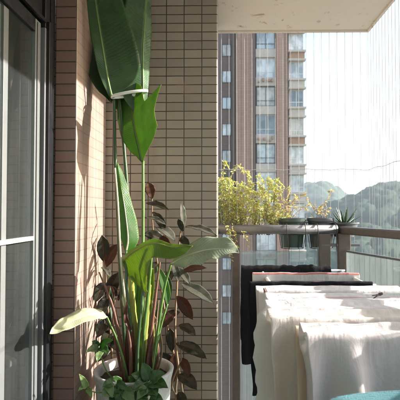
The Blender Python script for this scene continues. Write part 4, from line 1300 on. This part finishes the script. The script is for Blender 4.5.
def hill(name, label, a0, a1, y0, y1, crest, na, ny, ct, mat, dome):
    """wooded slope: rises from the ground at y0 to its crest at y1, then falls behind; canopy modelled as tree domes"""
    v = []
    rows = []
    for j in range(ny + 14):
        if j <= ny: q = j / ny; y = y0 + (y1 - y0) * q
        else: q = 1; y = y1 + (j - ny) * (y1 - y0) / ny * 2.2
        rows.append((q, y, max(0, j - ny) / 13))
    for i in range(na):
        a = a0 + (a1 - a0) * i / (na - 1)
        for q, y, fall in rows:
            x = a * y
            c = interp(crest, a, 1) * (y / y1 if fall == 0 else 1) ** 0
            sm = q * q * (3 - 2 * q) * .55 + q * .45
            z = GZ + (c - GZ) * sm * (1 - fall * fall)
            z += 3.5 * noise.noise((x * .012, y * .012, 1)) * q
            d = noise.voronoi((x / ct, y / ct, .3))[0][0]
            h = math.sqrt(max(0, 1 - (d * 1.25) ** 2))
            z += dome * (h - .55) * (.7 + .6 * noise.noise((x * .05, y * .05, 9)))
            z += .9 * noise.noise((x * .45, y * .45, 4))
            v.append((x, y, z - .5))
    m = len(rows)
    f = [(i * m + j, (i + 1) * m + j, (i + 1) * m + j + 1, i * m + j + 1) for i in range(na - 1) for j in range(m - 1)]
    o = MB().add(v, f).build(name, mat, smooth=True, origin=((a0 + a1) / 2 * y1, y1, GZ))
    tag(o, kind='structure')


M['wood'] = wood_mat('woodland', (.022, .046, .030), (.042, .068, .040))
hill('hill', '', .02, 1.25, 120, 300, [(0, -22), (.15, -6), (.22, 3), (.27, 9), (.31, 12.5), (.345, 17), (.38, 20), (.44, 22), (.6, 26), (1.3, 20)], 420, 90, 9.0, M['wood'], 7.0)
hill('hill', '', .0, 1.3, 400, 560, [(0, 12), (.12, 26), (.19, 37), (.235, 42), (.26, 38), (.30, 22), (.36, 18), (.42, 20), (.5, 26), (.8, 30), (1.3, 26)], 420, 60, 11.0, M['wood'], 9.0)

hz = MB().box((-1960, -1960, GZ - 1), (1960, 1960, 64))
hm, hn = nodes('haze_air')
pv = nd(hn, 'ShaderNodeVolumePrincipled')
pv.inputs['Color'].default_value = (.78, .91, 1, 1); pv.inputs['Density'].default_value = HAZE; pv.inputs['Anisotropy'].default_value = .25
ho = nd(hn, 'ShaderNodeOutputMaterial'); hn.links.new(pv.outputs[0], ho.inputs['Volume'])
tag(hz.build('haze', hm, origin=(0, 0, GZ - 1)), kind='stuff')

# ------------------------------------------------------------------ light
SUN_EL, SUN_AZ = 23.0, 5.0         # the sun stands to the right, a little beyond the back wall's plane
w = bpy.data.worlds.new('World'); SC.world = w; w.use_nodes = True
nt = w.node_tree; nt.nodes.clear()
sky = nt.nodes.new('ShaderNodeTexSky'); sky.sky_type = 'NISHITA'; sky.sun_disc = False
sky.sun_elevation = R(SUN_EL); sky.sun_rotation = R(90 - SUN_AZ)
sky.air_density = 1.2; sky.dust_density = 2.5; sky.ozone_density = 1.0; sky.altitude = 60
bg = nt.nodes.new('ShaderNodeBackground'); bg.inputs[1].default_value = .13
out = nt.nodes.new('ShaderNodeOutputWorld')
nt.links.new(sky.outputs[0], bg.inputs[0]); nt.links.new(bg.outputs[0], out.inputs[0])
sd = bpy.data.lights.new('sun', 'SUN'); sd.energy = 4.6; sd.angle = R(.53); sd.color = (1, .955, .90)
so_ = bpy.data.objects.new('sun', sd); COL.objects.link(so_)
ce_, az_ = math.cos(R(SUN_EL)), R(SUN_AZ)
to_sun = Vector((ce_ * math.cos(az_), ce_ * math.sin(az_), math.sin(R(SUN_EL))))
so_.rotation_euler = to_sun.to_track_quat('Z', 'Y').to_euler()
so_.location = (8, 1, 6)

SC.view_settings.view_transform = 'Standard'
SC.view_settings.look = 'None'
SC.view_settings.gamma = 1
SC.view_settings.use_curve_mapping = False
SC.view_settings.exposure = 1.78
SC.render.engine = 'CYCLES'
cy = SC.cycles
cy.use_denoising = True
try:
    cy.denoiser = 'OPENIMAGEDENOISE'
except Exception:
    pass
cy.max_bounces = 10; cy.diffuse_bounces = 5; cy.glossy_bounces = 4; cy.transmission_bounces = 6; cy.transparent_max_bounces = 20
cy.sample_clamp_indirect = 8
cy.caustics_reflective = False; cy.caustics_refractive = False
